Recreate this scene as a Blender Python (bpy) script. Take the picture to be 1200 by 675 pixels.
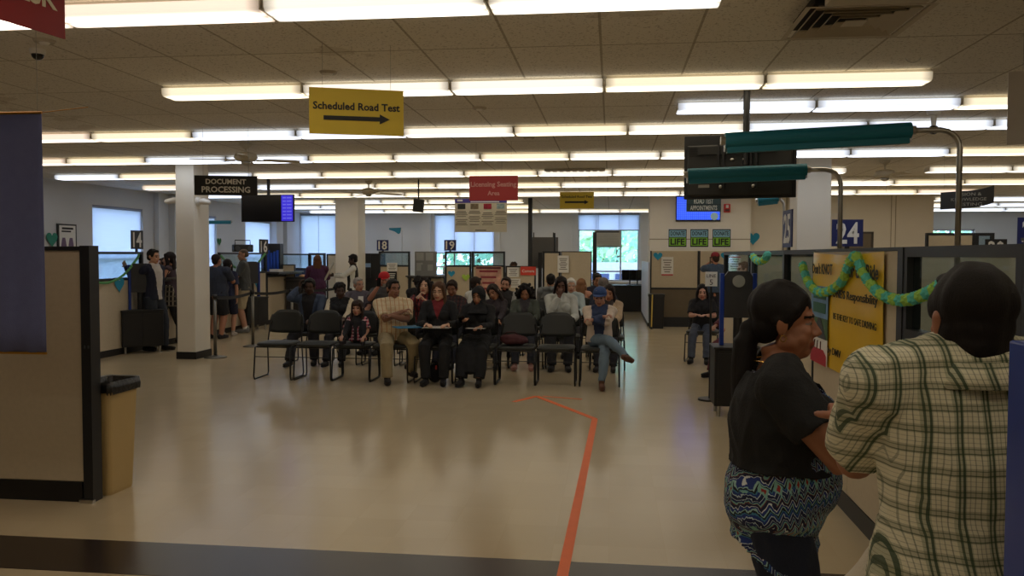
import bpy, math, random
import numpy as np
from mathutils import Vector, Matrix, noise
sc = bpy.context.scene
for o in list(bpy.data.objects): bpy.data.objects.remove(o)
COL = sc.collection
PI = math.pi
R = math.radians
# ---------------------------------------------------------------- camera (1200x675 frame)
FPX, CAMH = 975.0, 1.61
CAM_M = Matrix.Rotation(R(6.78), 3, 'Z') @ Matrix.Rotation(R(-2.29), 3, 'X') @ Matrix.Rotation(R(-0.17), 3, 'Y')
cd = bpy.data.cameras.new('camera'); cam = bpy.data.objects.new('camera', cd); COL.objects.link(cam)
cd.sensor_width = 36.0; cd.lens = FPX / 1200 * 36.0; cd.clip_end = 200; cd.clip_start = .05
cam.matrix_world = Matrix.Translation((0, 0, CAMH)) @ (CAM_M @ Matrix.Rotation(PI / 2, 3, 'X')).to_4x4()
sc.camera = cam
# ---------------------------------------------------------------- world, exposure
LAMP, SKY = 3.6, 9.5
w = bpy.data.worlds.new('overcast_sky'); sc.world = w; w.use_nodes = True
w.node_tree.nodes['Background'].inputs[0].default_value = (.60, .665, 1.0, 1)
w.node_tree.nodes['Background'].inputs[1].default_value = SKY
vs = sc.view_settings
vs.view_transform = 'Standard'; vs.look = 'None'; vs.exposure = 0.0; vs.gamma = 1.0; vs.use_curve_mapping = False
sc.cycles.max_bounces = 9; sc.cycles.diffuse_bounces = 6; sc.cycles.glossy_bounces = 3
sc.cycles.transparent_max_bounces = 12; sc.cycles.use_denoising = True
sc.cycles.sample_clamp_indirect = 6.0

# ---------------------------------------------------------------- pixel -> world helpers (camera above)
def ray(px, py): return CAM_M @ Vector(((px - 600) / FPX, 1, -(py - 337.5) / FPX))
def fl(px, py, z=0):
    r = ray(px, py); return Vector((0, 0, CAMH)) + r * ((z - CAMH) / r.z)
def at(px, py, Y):
    r = ray(px, py); return Vector((0, 0, CAMH)) + r * (Y / r.y)
def atX(px, py, X):
    r = ray(px, py); return Vector((0, 0, CAMH)) + r * (X / r.x)

# ---------------------------------------------------------------- materials
_M = {}
def lin(c):
    return tuple(((v / 255) / 12.92 if v / 255 <= .04045 else ((v / 255 + .055) / 1.055) ** 2.4) for v in c)
def mat(name, col, rough=.6, metal=0, var=.06, scale=8, bump=0, bscale=60, emit=None, spec=.5, trans=0, alpha=1, coat=0, stretch=None):
    """col is the surface's own colour, sRGB 0-255; a soft noise varies it"""
    if name in _M: return _M[name]
    m = bpy.data.materials.new(name); m.use_nodes = True
    nt = m.node_tree; n = nt.nodes; b = n['Principled BSDF']
    c = lin(col)
    b.inputs['Roughness'].default_value = rough; b.inputs['Metallic'].default_value = metal
    b.inputs['Specular IOR Level'].default_value = spec
    b.inputs['Coat Weight'].default_value = coat
    tc = n.new('ShaderNodeTexCoord'); src = tc.outputs['Object']
    if stretch:
        mp = n.new('ShaderNodeMapping'); mp.inputs['Scale'].default_value = stretch
        nt.links.new(src, mp.inputs[0]); src = mp.outputs[0]
    if var:
        nz = n.new('ShaderNodeTexNoise'); nz.inputs['Scale'].default_value = scale; nz.inputs['Detail'].default_value = 4
        nt.links.new(src, nz.inputs['Vector'])
        mx = n.new('ShaderNodeMix'); mx.data_type = 'RGBA'
        mx.inputs[6].default_value = tuple(v * (1 - var * 1.6) for v in c) + (1,)
        mx.inputs[7].default_value = tuple(min(1, v * (1 + var * 1.6)) for v in c) + (1,)
        nt.links.new(nz.outputs[0], mx.inputs[0]); nt.links.new(mx.outputs[2], b.inputs['Base Color'])
    else: b.inputs['Base Color'].default_value = c + (1,)
    if bump:
        nb = n.new('ShaderNodeTexNoise'); nb.inputs['Scale'].default_value = bscale; nb.inputs['Detail'].default_value = 3
        nt.links.new(src, nb.inputs['Vector'])
        bp = n.new('ShaderNodeBump'); bp.inputs['Strength'].default_value = bump; bp.inputs['Distance'].default_value = .01
        nt.links.new(nb.outputs[0], bp.inputs['Height']); nt.links.new(bp.outputs[0], b.inputs['Normal'])
    if emit:
        b.inputs['Emission Color'].default_value = lin(emit[0]) + (1,); b.inputs['Emission Strength'].default_value = emit[1]
    _M[name] = m
    return m
def mat_glass(name='clear_glass', tint=(225, 235, 235), gloss=.08):
    if name in _M: return _M[name]
    m = bpy.data.materials.new(name); m.use_nodes = True; nt = m.node_tree; n = nt.nodes; n.clear()
    o = n.new('ShaderNodeOutputMaterial'); t = n.new('ShaderNodeBsdfTransparent'); g = n.new('ShaderNodeBsdfGlossy')
    t.inputs[0].default_value = lin(tint) + (1,); g.inputs['Roughness'].default_value = .03
    nz = n.new('ShaderNodeTexNoise'); nz.inputs['Scale'].default_value = 3
    mr = n.new('ShaderNodeMapRange'); mr.inputs[3].default_value = gloss * .8; mr.inputs[4].default_value = gloss * 1.2
    mx = n.new('ShaderNodeMixShader'); nt.links.new(nz.outputs[0], mr.inputs[0]); nt.links.new(mr.outputs[0], mx.inputs[0])
    nt.links.new(t.outputs[0], mx.inputs[1]); nt.links.new(g.outputs[0], mx.inputs[2]); nt.links.new(mx.outputs[0], o.inputs[0])
    _M[name] = m; return m
def mat_translucent(name, col, tf=.6, bands=None):
    if name in _M: return _M[name]
    m = bpy.data.materials.new(name); m.use_nodes = True; nt = m.node_tree; n = nt.nodes; n.clear()
    o = n.new('ShaderNodeOutputMaterial'); t = n.new('ShaderNodeBsdfTranslucent'); d = n.new('ShaderNodeBsdfDiffuse')
    tc = n.new('ShaderNodeTexCoord'); mp = n.new('ShaderNodeMapping'); mp.inputs['Scale'].default_value = (1, 1, 60)
    nz = n.new('ShaderNodeTexNoise'); nz.inputs['Scale'].default_value = 1.5
    nt.links.new(tc.outputs['Object'], mp.inputs[0]); nt.links.new(mp.outputs[0], nz.inputs['Vector'])
    c = lin(col); mc = n.new('ShaderNodeMix'); mc.data_type = 'RGBA'
    mc.inputs[6].default_value = tuple(v * .93 for v in c) + (1,); mc.inputs[7].default_value = c + (1,)
    nt.links.new(nz.outputs[0], mc.inputs[0])
    nt.links.new(mc.outputs[2], t.inputs[0]); nt.links.new(mc.outputs[2], d.inputs[0])
    mx = n.new('ShaderNodeMixShader'); mx.inputs[0].default_value = tf
    nt.links.new(d.outputs[0], mx.inputs[1]); nt.links.new(t.outputs[0], mx.inputs[2]); nt.links.new(mx.outputs[0], o.inputs[0])
    _M[name] = m; return m
class NB:
    """tiny node-graph helper"""
    def __init__(s, m): s.nt = m.node_tree; s.n = s.nt.nodes
    def node(s, t, **k):
        x = s.n.new(t)
        for a, v in k.items(): setattr(x, a, v)
        return x
    def val(s, x):
        return x
    def math(s, op, a, b=None, c=None):
        x = s.n.new('ShaderNodeMath'); x.operation = op
        for i, v in enumerate((a, b, c)):
            if v is None: continue
            if isinstance(v, (int, float)): x.inputs[i].default_value = v
            else: s.nt.links.new(v, x.inputs[i])
        return x.outputs[0]
    def mix(s, f, a, b):
        x = s.n.new('ShaderNodeMix'); x.data_type = 'RGBA'
        for i, v in ((0, f), (6, a), (7, b)):
            if isinstance(v, (int, float)): x.inputs[i].default_value = v
            elif isinstance(v, tuple): x.inputs[i].default_value = lin(v) + (1,)
            else: s.nt.links.new(v, x.inputs[i])
        return x.outputs[2]
    def noise(s, vec, scale, detail=3):
        x = s.n.new('ShaderNodeTexNoise'); x.inputs['Scale'].default_value = scale; x.inputs['Detail'].default_value = detail
        if vec is not None: s.nt.links.new(vec, x.inputs['Vector'])
        return x.outputs[0]

# ---------------------------------------------------------------- mesh builder
class MB:
    def __init__(s): s.v = []; s.f = []; s.m = []; s.X = None
    def add(s, vs, fs, m=0):
        k = len(s.v)
        if s.X is not None: vs = [s.X @ Vector(v) for v in vs]
        s.v += [tuple(v) for v in vs]
        s.f += [tuple(i + k for i in f) for f in fs]; s.m += [m] * len(fs)
    def box(s, c, d, rot=None, m=0):
        hx, hy, hz = d[0] / 2, d[1] / 2, d[2] / 2
        vs = [Vector((x, y, z)) for z in (-hz, hz) for x, y in ((-hx, -hy), (hx, -hy), (hx, hy), (-hx, hy))]
        if rot is not None:
            if not isinstance(rot, Matrix): rot = Matrix.Rotation(rot, 3, 'Z')
            vs = [rot @ v for v in vs]
        s.add([v + Vector(c) for v in vs], [(3, 2, 1, 0), (4, 5, 6, 7), (0, 1, 5, 4), (1, 2, 6, 5), (2, 3, 7, 6), (3, 0, 4, 7)], m)
    def box2(s, a, b, m=0):
        a = Vector(a); b = Vector(b); s.box((a + b) / 2, [abs(v) for v in (b - a)], None, m)
    def loft(s, pts, rad, side=(1, 0, 0), n=12, cap='flat', m=0, closed=False):
        P = [Vector(p) for p in pts]; side = Vector(side)
        rd = [(r, r) if not isinstance(r, (tuple, list)) else tuple(r) for r in rad]
        if len(rd) == 1: rd = rd * len(P)
        T = []
        for i in range(len(P)):
            a = P[max(0, i - 1)] if not closed else P[i - 1]
            b = P[min(len(P) - 1, i + 1)] if not closed else P[(i + 1) % len(P)]
            t = b - a
            T.append(t.normalized() if t.length > 1e-9 else Vector((0, 0, 1)))
        if cap == 'round':
            r0 = min(rd[0]); r1 = min(rd[-1]); a, ta, b, tb = P[0], T[0], P[-1], T[-1]
            q = lambda r, k: (r[0] * k, r[1] * k)
            P = [a - ta * r0 * .92, a - ta * r0 * .6] + P + [b + tb * r1 * .6, b + tb * r1 * .92]
            rd = [q(rd[0], .38), q(rd[0], .8)] + rd + [q(rd[-1], .8), q(rd[-1], .38)]
            T = [ta, ta] + T + [tb, tb]
        vs = []
        prev = None
        for i, p in enumerate(P):
            t = T[i]; ref = side if prev is None else prev
            a = ref - t * ref.dot(t)
            if a.length < 1e-3:
                a = Vector((0, 1, 0)) - t * t.y
                if a.length < 1e-3: a = Vector((1, 0, 0)) - t * t.x
            a.normalize(); prev = a if prev is None or True else prev
            b = t.cross(a)
            for k in range(n):
                th = 2 * PI * k / n
                vs.append(p + a * math.cos(th) * rd[i][0] + b * math.sin(th) * rd[i][1])
        fs = []
        L = len(P)
        for i in range(L if closed else L - 1):
            j = (i + 1) % L
            for k in range(n):
                k2 = (k + 1) % n
                fs.append((i * n + k, i * n + k2, j * n + k2, j * n + k))
        if not closed:
            fs.append(tuple(reversed(range(n)))); fs.append(tuple((L - 1) * n + k for k in range(n)))
        s.add(vs, fs, m)
    def tube(s, pts, r, n=8, m=0): s.loft(pts, [r] * len(pts), n=n, m=m)
    def cyl(s, a, b, r, r2=None, n=20, m=0): s.loft([a, b], [r, r if r2 is None else r2], n=n, m=m)
    def ball(s, c, r, n=14, k=9, m=0, rot=None):
        if not isinstance(r, (tuple, list)): r = (r, r, r)
        c = Vector(c); vs = [Vector((0, 0, -r[2]))]
        for i in range(1, k):
            ph = -PI / 2 + PI * i / k
            for j in range(n):
                th = 2 * PI * j / n
                vs.append(Vector((r[0] * math.cos(ph) * math.cos(th), r[1] * math.cos(ph) * math.sin(th), r[2] * math.sin(ph))))
        vs.append(Vector((0, 0, r[2])))
        if rot is not None: vs = [rot @ v for v in vs]
        vs = [v + c for v in vs]
        fs = [(0, 1 + (j + 1) % n, 1 + j) for j in range(n)]
        for i in range(k - 2):
            for j in range(n):
                a = 1 + i * n; j2 = (j + 1) % n
                fs.append((a + j, a + j2, a + n + j2, a + n + j))
        a = 1 + (k - 2) * n
        fs += [(a + j, a + (j + 1) % n, len(vs) - 1) for j in range(n)]
        s.add(vs, fs, m)
    def prism(s, poly, h, X=None, m=0):
        """poly in local xz, extruded along y by h (centred)"""
        n = len(poly); vs = [Vector((x, -h / 2, z)) for x, z in poly] + [Vector((x, h / 2, z)) for x, z in poly]
        if X is not None: vs = [X @ v for v in vs]
        fs = [tuple(range(n)), tuple(reversed(range(n, 2 * n)))] + [(i, i + n, (i + 1) % n + n, (i + 1) % n) for i in range(n)]
        s.add(vs, fs, m)
    def mesh(s, name, mats=()):
        me = bpy.data.meshes.new(name); me.from_pydata(s.v, [], s.f)
        for x in mats: me.materials.append(x)
        if s.m: me.polygons.foreach_set('material_index', s.m)
        me.update(); return me
    def build(s, name, mats, parent=None, smooth=False, bevel=0, loc=None, rotz=None):
        if not isinstance(mats, (list, tuple)): mats = [mats]
        me = s.mesh(name, mats)
        if smooth: me.shade_smooth() if hasattr(me, 'shade_smooth') else None
        o = bpy.data.objects.new(name, me); COL.objects.link(o)
        if parent is not None: o.parent = parent
        if loc is not None: o.location = loc
        if rotz is not None: o.rotation_euler = (0, 0, rotz)
        if bevel:
            b = o.modifiers.new('b', 'BEVEL'); b.width = bevel; b.segments = 2; b.limit_method = 'ANGLE'; b.angle_limit = R(40)
        return o
def auto_smooth(o, ang=40):
    me = o.data; me.shade_smooth()
    try: me.set_sharp_from_angle(angle=R(ang))
    except Exception: pass
    return o
def tag(o, label=None, cat=None, group=None, kind=None):
    if label: o['label'] = label
    if cat: o['category'] = cat
    if group: o['group'] = group
    if kind: o['kind'] = kind
    return o
def thing(name, label, cat, loc=(0, 0, 0), rotz=0, group=None):
    o = bpy.data.objects.new(name, None); COL.objects.link(o); o.location = loc; o.rotation_euler = (0, 0, rotz)
    return tag(o, label, cat, group)
def struct(mb, name, m, parent=None, **k):
    o = mb.build(name, m, parent, **k)
    if parent is None: o['kind'] = 'structure'
    return o
KIDS = {}
def dup(root, loc, rotz=None, label=None, group=None, parent=None):
    r = root.copy(); COL.objects.link(r)
    if parent is not None: r.parent = parent
    if loc is not None: r.location = loc
    if rotz is not None: r.rotation_euler = (0, 0, rotz)
    if label: r['label'] = label
    if group: r['group'] = group
    for ch in [c for c in COL.objects if c.parent == root and c is not r]: dup(ch, None, parent=r)
    return r
_font = None
def text(txt, m, parent, loc, width=None, height=None, bold=0.0, name='lettering', ext=.0012, back=False, align='c', rot=None, stretch=False):
    """lettering as a mesh standing upright in the local xz plane, facing -y; loc is its centre"""
    cu = bpy.data.curves.new('t', 'FONT'); cu.body = txt; cu.extrude = ext; cu.offset = bold; cu.resolution_u = 2
    o = bpy.data.objects.new('t', cu); COL.objects.link(o); bpy.context.view_layer.update()
    me = bpy.data.meshes.new_from_object(o.evaluated_get(bpy.context.evaluated_depsgraph_get()))
    bpy.data.objects.remove(o)
    n = len(me.vertices); a = np.zeros(n * 3); me.vertices.foreach_get('co', a); a = a.reshape(-1, 3)
    lo, hi = a.min(0), a.max(0); sz = hi - lo
    kx = kz = 1
    if width and height: kx, kz = width / sz[0], height / sz[1]
    elif width: kx = kz = width / sz[0]
    elif height: kx = kz = height / sz[1]
    b = np.zeros_like(a); b[:, 0] = (a[:, 0] - (lo[0] + hi[0]) / 2) * kx; b[:, 2] = (a[:, 1] - (lo[1] + hi[1]) / 2) * kz; b[:, 1] = -a[:, 2]
    me.vertices.foreach_set('co', b.ravel()); me.materials.clear(); me.materials.append(m); me.update()
    ob = bpy.data.objects.new(name, me); COL.objects.link(ob); ob.parent = parent; ob.location = loc
    if rot: ob.rotation_euler = rot
    return ob

# ---------------------------------------------------------------- common materials
M_ceiltile = None
black_metal = mat('black_metal', (28, 28, 30), .45, 0, .05)
black_plastic = mat('black_plastic', (24, 24, 26), .5, 0, .05)
dull_steel = mat('dull_steel', (120, 117, 110), .4, 1, .03)
chrome = mat('brushed_steel', (190, 188, 182), .28, 1, .03)
white_plastic = mat('white_plastic', (225, 222, 214), .5, 0, .03)
white_paint = mat('white_enamel', (232, 230, 224), .4, 0, .03)
paper = mat('paper_white', (228, 226, 220), .8, 0, .03)
cream_paint = mat('cream_wall_paint', (228, 222, 208), .65, 0, .04, 2, .05, 90)
wall_paint = mat('pale_wall_paint', (206, 208, 210), .7, 0, .04, 1.5, .05, 90)
panel_fabric = mat('beige_panel_fabric', (196, 182, 156), .9, 0, .05, 30, .15, 400)
panel_metal = mat('dark_panel_frame', (30, 31, 34), .5, 0, .04)
grey_metal = mat('grey_panel_frame', (70, 74, 78), .45, .2, .04)
blue_sign = mat('navy_sign_plastic', (28, 38, 96), .5, 0, .03)
white_ink = mat('white_lettering', (230, 228, 220), .6, 0, 0.02)
black_ink = mat('black_lettering', (22, 20, 18), .6, 0, 0.02)
red_plastic = mat('red_sign_plastic', (178, 52, 50), .5, 0, .03)
yellow_sign = mat('yellow_sign_card', (214, 184, 46), .55, 0, .04)
wire_m = mat('hanging_wire', (150, 148, 140), .4, .5, 0)
blue_post = mat('royal_blue_post', (16, 52, 140), .35, 0, .03)
laminate = mat('dark_counter_laminate', (62, 58, 54), .45, 0, .06)
teal_vinyl = mat('teal_backdrop_vinyl', (22, 118, 138), .5, 0, .06, 6, .2, 14, stretch=(1, 1, 8))
teal_paper = mat('teal_tissue', (96, 200, 186), .8, 0, .1)
green_paper = mat('lime_tissue', (164, 210, 96), .8, 0, .1)
aqua_card = mat('aqua_card', (40, 150, 190), .8, 0, .05)
lime_card = mat('lime_card', (170, 205, 80), .8, 0, .05)
glass = mat_glass()
# ================================================================ ROOM
CEIL = 3.03
XL, XR, YB, YF, YC = -10.6, 14.0, 27.5, -4.0, 20.1
# floor: waxed vinyl composition tile
def floor_material():
    m = mat('waxed_vinyl_floor', (150, 136, 108), .2, 0, .0); b = NB(m); bs = b.n['Principled BSDF']
    tc = b.node('ShaderNodeTexCoord'); o = tc.outputs['Object']
    br = b.node('ShaderNodeTexBrick'); br.offset = 0; br.inputs['Scale'].default_value = 1
    br.inputs['Brick Width'].default_value = .305; br.inputs['Row Height'].default_value = .305
    br.inputs['Mortar Size'].default_value = .0012; br.inputs['Mortar Smooth'].default_value = .3
    br.inputs['Color1'].default_value = lin((192, 176, 146)) + (1,); br.inputs['Color2'].default_value = lin((198, 182, 152)) + (1,)
    br.inputs['Mortar'].default_value = lin((190, 172, 138)) + (1,)
    b.nt.links.new(o, br.inputs['Vector'])
    f = b.noise(o, 90, 3); g = b.noise(o, .7, 3)
    c = b.mix(b.math('MULTIPLY', f, .25), br.outputs['Color'], (176, 158, 126))
    c = b.mix(b.math('MULTIPLY', g, .35), c, (188, 170, 138))
    b.nt.links.new(c, bs.inputs['Base Color'])
    r = b.math('ADD', b.math('MULTIPLY', g, .10), .13); b.nt.links.new(r, bs.inputs['Roughness'])
    bp = b.node('ShaderNodeBump'); bp.inputs['Strength'].default_value = .10; bp.inputs['Distance'].default_value = .02
    b.nt.links.new(b.noise(o, 2.2, 2), bp.inputs['Height']); b.nt.links.new(bp.outputs[0], bs.inputs['Normal'])
    bs.inputs['Specular IOR Level'].default_value = .5
    return m
def ceiling_material():
    m = mat('acoustic_ceiling_tile', (205, 196, 178), .9, 0, .0); b = NB(m); bs = b.n['Principled BSDF']
    tc = b.node('ShaderNodeTexCoord'); mp = b.node('ShaderNodeMapping'); b.nt.links.new(tc.outputs['Object'], mp.inputs[0])
    mp.inputs['Location'].default_value = (3.8 + .0, -4.54 + 1.17 / 2 + .58, 0)
    br = b.node('ShaderNodeTexBrick'); br.offset = 0; br.inputs['Scale'].default_value = 1
    br.inputs['Brick Width'].default_value = .62; br.inputs['Row Height'].default_value = 1.175
    br.inputs['Mortar Size'].default_value = .009; br.inputs['Mortar Smooth'].default_value = .1
    br.inputs['Color1'].default_value = lin((224, 219, 208)) + (1,); br.inputs['Color2'].default_value = lin((232, 227, 216)) + (1,)
    br.inputs['Mortar'].default_value = lin((176, 168, 152)) + (1,)
    b.nt.links.new(mp.outputs[0], br.inputs['Vector'])
    sp = b.noise(tc.outputs['Object'], 55, 2)
    s2 = b.math('MULTIPLY', b.math('GREATER_THAN', sp, .62), .45)
    st = b.math('MULTIPLY', b.math('GREATER_THAN', b.noise(tc.outputs['Object'], .9, 5), .66), .25)
    c = b.mix(s2, br.outputs['Color'], (120, 108, 88)); c = b.mix(st, c, (140, 120, 90))
    b.nt.links.new(c, bs.inputs['Base Color'])
    bp = b.node('ShaderNodeBump'); bp.inputs['Strength'].default_value = .3; bp.inputs['Distance'].default_value = .01
    b.nt.links.new(sp, bp.inputs['Height']); b.nt.links.new(bp.outputs[0], bs.inputs['Normal'])
    return m
mb = MB(); mb.box2((XL - .2, YF - .2, -.15), (XR + .2, YB + .3, 0)); struct(mb, 'floor', floor_material())
mb = MB(); mb.box2((XL - .2, YF - .2, CEIL), (XR + .2, YB + .3, CEIL + .2)); struct(mb, 'ceiling', ceiling_material())
# dark band of tiles across the foreground floor, set into the floor
mb = MB(); mb.box2((XL, 3.86, -.01), (XR, 4.31, .0025)); struct(mb, 'trim_1', mat('dark_brown_floor_tile', (44, 34, 30), .25, 0, .12, 20))

def wall_open(name, axis, c0, thick, lo, hi, opens, m):
    """wall in plane axis=c0 from lo..hi with rectangular openings (a0,a1,z0,z1)"""
    mb = MB(); opens = sorted(opens); cur = lo
    def seg(a, b, z0, z1):
        if b - a < 1e-4 or z1 - z0 < 1e-4: return
        if axis == 'x': mb.box2((c0, a, z0), (c0 + thick, b, z1))
        else: mb.box2((a, c0, z0), (b, c0 + thick, z1))
    for (a0, a1, z0, z1) in opens:
        seg(cur, a0, 0, CEIL); seg(a0, a1, 0, z0); seg(a0, a1, z1, CEIL); cur = a1
    seg(cur, hi, 0, CEIL)
    return struct(mb, name, m)
def ya(px, X): return atX(px, 300, X).y
# openings measured from the picture
LW = [(ya(109, XL), ya(168, XL), .9, 2.62), (ya(212, XL), ya(254, XL), .9, 2.62), (ya(288, XL), ya(318, XL), .9, 2.62)]
def xb(px): return at(px, 300, YB).x
BW = [(xb(352), xb(394), .9, 2.98), (xb(509), xb(579), .9, 2.98), (xb(677), xb(749), .75, 2.98), (xb(1070), xb(1142), .9, 2.45)]
wall_open('wall_left', 'x', XL - .25, .25, YF, YB, LW, wall_paint)
wall_open('wall_back', 'y', YB, .25, XL - .25, XR + .25, BW, wall_paint)
mb = MB(); mb.box2((XR, YF, 0), (XR + .2, YB, CEIL)); struct(mb, 'wall_right', wall_paint)
mb = MB(); mb.box2((XL, YF - .2, 0), (XR, YF, CEIL)); struct(mb, 'wall_front', mat('rear_wall_paint', (150, 140, 120), .7))
shade_m = mat_translucent('roller_shade_fabric', (236, 240, 250), .62)
frame_m = mat('aluminium_window_frame', (190, 194, 204), .4, .3, .03)
def window(i, axis, c, a0, a1, z0, z1, drop, mulls=(), bars=(), seams=0, inset=.12):
    """drop: z of shade bottom"""
    W = a1 - a0
    o = bpy.data.objects.new('window_%d' % i, None); COL.objects.link(o); o['kind'] = 'structure'
    if axis == 'y': o.location = ((a0 + a1) / 2, c + inset, 0)
    else: o.location = (c - inset, (a0 + a1) / 2, 0); o.rotation_euler = (0, 0, PI / 2)
    f = MB(); t = .05
    for x in (-W / 2 + t / 2, W / 2 - t / 2): f.box((x, 0, (z0 + z1) / 2), (t, .08, z1 - z0))
    for z in (z0 + t / 2, z1 - t / 2): f.box((0, 0, z), (W, .08, t))
    f.build('window_frame', frame_m, o)
    for k in mulls:
        f = MB(); f.box((-W / 2 + k * W, 0, (z0 + z1) / 2), (.05, .07, z1 - z0 - .1)); f.build('mullion', frame_m, o)
    for z in bars:
        f = MB(); f.box((0, 0, z), (W - .1, .066, .05)); f.build('mullion', frame_m, o)
    f = MB(); f.box((0, .03, (z0 + z1) / 2), (W - .1, .006, z1 - z0 - .1)); f.build('pane', glass, o)
    if drop is not None:
        f = MB(); f.box((0, -.075, (drop + z1) / 2), (W - .02, .004, z1 - drop)); 
        f.build('roller_shade', shade_m, o)
        f = MB(); f.box((0, -.075, drop), (W - .02, .02, .035)); f.cyl((-W / 2, -.075, z1 - .03), (W / 2, -.075, z1 - .03), .03, n=12)
        for k in range(seams): f.box((-W / 2 + (k + 1) * W / (seams + 1), -.079, (drop + z1) / 2), (.012, .004, z1 - drop))
        f.build('shade_rail', mat('shade_hem', (150, 156, 176), .6), o)
    f = MB(); f.box((0, -.14, z0 - .02), (W + .1, .18, .04)); f.build('window_sill', white_paint, o, bevel=.005)
    return o
for i, a in enumerate(LW): window(i + 1, 'x', XL, *a, drop=(.95, 1.2, .95)[i], seams=0, bars=(1.5,))
window(4, 'y', YB, *BW[0], drop=.95, seams=1, bars=(1.5,))
window(5, 'y', YB, *BW[1], drop=1.66, seams=2, mulls=(.33, .66), bars=(1.2,))
window(6, 'y', YB, *BW[2], drop=2.42, seams=2, mulls=(.3, .7), bars=(1.07,))
window(7, 'y', YB, *BW[3], drop=None, mulls=(.62,), bars=(1.95,))
# cream inner walls
mb = MB(); x0, x1, x2 = at(761, 300, YC).x, at(879, 300, YC).x, at(1093, 300, YC + .6).x
mb.box2((x0, YC, 0), (x1, YC + .75, CEIL)); struct(mb, 'wall_inner', cream_paint)
mb = MB(); mb.box2((x1, YC + .6, 0), (x2, YC + .75, CEIL)); struct(mb, 'wall_middle', cream_paint)
# conduit strips on inner wall
mb = MB(); xx = at(920, 300, YC + .6).x; mb.box2((xx, YC + .575, 0), (xx + .04, YC + .6, CEIL))
xx = at(1043, 300, YC + .6).x; mb.box2((xx, YC + .585, 0), (xx + .015, YC + .6, CEIL)); xx += .1; mb.box2((xx, YC + .585, 0), (xx + .015, YC + .6, CEIL))
struct(mb, 'trim_2', mat('painted_conduit', (170, 160, 138), .6))
mb = MB(); mb.box2((x0, YC - .012, 1.98), (x1, YC, 2.0)); struct(mb, 'trim_3', mat('panel_joint', (150, 140, 120), .7))
# pilasters of left/back wall
mb = MB()
for px in (322, 334): 
    y = ya(px, XL) ; mb.box2((XL, y - .25, 0), (XL + .18, y + .25, CEIL))
mb.box2((xb(495), YB - .12, 0), (xb(505), YB, CEIL)); mb.box2((xb(750), YB - .14, 0), (xb(760), YB, CEIL)); mb.box2((xb(584), YB - .06, 0), (xb(586), YB, CEIL)); mb.box2((xb(668), YB - .06, 0), (xb(670), YB, CEIL))
mb.box2((XL, ya(181, XL), 0), (XL + .12, ya(186, XL), CEIL)); mb.box2((XL, ya(198, XL), 0), (XL + .16, ya(204, XL), CEIL))
struct(mb, 'trim_4', wall_paint)
# baseboards
base_m = mat('black_rubber_base', (22, 21, 22), .5)
mb = MB(); mb.box2((XL, YF, 0), (XL + .015, YB, .12)); struct(mb, 'baseboard_left', base_m)
mb = MB(); mb.box2((XL, YB - .015, 0), (XR, YB, .12)); struct(mb, 'baseboard_back', base_m)
mb = MB(); mb.box2((x0, YC - .015, 0), (x1, YC, .12)); struct(mb, 'baseboard_inner', base_m)
# columns
def column(nm, x0, x1, y0, y1, label):
    t = thing(nm, label, 'column', ((x0 + x1) / 2, (y0 + y1) / 2, 0)); t['kind'] = 'structure'
    f = MB(); f.box2((-(x1 - x0) / 2, -(y1 - y0) / 2, 0), ((x1 - x0) / 2, (y1 - y0) / 2, CEIL)); f.build('shaft', cream_paint, t, bevel=.012)
    f = MB(); f.box2((-(x1 - x0) / 2 - .012, -(y1 - y0) / 2 - .012, 0), ((x1 - x0) / 2 + .012, (y1 - y0) / 2 + .012, .11)); f.build('rubber_base', base_m, t)
    return t
c1 = at(208, 424, 12.0).x; c1b = at(229.5, 424, 12.0).x
column('column', c1, c1b, 12.0, 12.48, 'square cream column beside the DOCUMENT PROCESSING sign')
column('column', at(393, 300, 19.9).x, at(420, 300, 19.9).x, 19.9, 20.5, 'cream column behind the standing man in a vest')
column('column', at(933, 300, 12.4).x, at(973, 300, 12.4).x, 12.4, 12.9, 'cream column rising between the 25 and 24 signs')

for px, py, dx, lb in ((240, 236, .02, 'white camera on the right face of the square cream column'), (204, 235, -.03, 'white camera on the left face of the square cream column')):
    p = at(px, py, 12.1 if dx > 0 else 12.2); t = thing('wall_camera', lb, 'camera', (c1b + .0 if dx > 0 else c1, p.y, p.z)); sg_ = 1 if dx > 0 else -1
    f = MB(); f.cyl((0, 0, 0), (sg_ * .05, 0, 0), .07, .06, n=20); f.build('mount', white_plastic, t)
    f = MB(); f.loft([(sg_ * .05, 0, 0), (sg_ * .12, -.03, .0), (sg_ * .22, -.06, -.02)], [.04, .05, .035], side=(0, 1, 0), n=16, cap='round'); f.build('camera_body', white_plastic, t, smooth=True)
# ---------------------------------------------------------------- ceiling lights
def diffuser_material(name, col, k):
    m = mat(name, col, .4, emit=(col, k)); b = NB(m); bs = b.n['Principled BSDF']
    o = b.node('ShaderNodeTexCoord').outputs['Object']
    sx = b.node('ShaderNodeSeparateXYZ'); b.nt.links.new(o, sx.inputs[0])
    # the two tubes show as brighter bands, the ends of the fixture are dimmer
    y = b.math('ABSOLUTE', sx.outputs[1]); tube = b.math('SUBTRACT', 1, b.math('MINIMUM', b.math('MULTIPLY', b.math('ABSOLUTE', b.math('SUBTRACT', y, .048)), 16), 1))
    x = b.math('ABSOLUTE', sx.outputs[0]); en = b.math('MINIMUM', b.math('MULTIPLY', b.math('SUBTRACT', .612, x), 12), 1)
    e = b.math('MULTIPLY', b.math('ADD', b.math('MULTIPLY', tube, 1.35), .32), b.math('ADD', b.math('MULTIPLY', b.math('MAXIMUM', en, 0), .75), .25))
    b.nt.links.new(b.math('MULTIPLY', e, k), bs.inputs['Emission Strength'])
    return m
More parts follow.
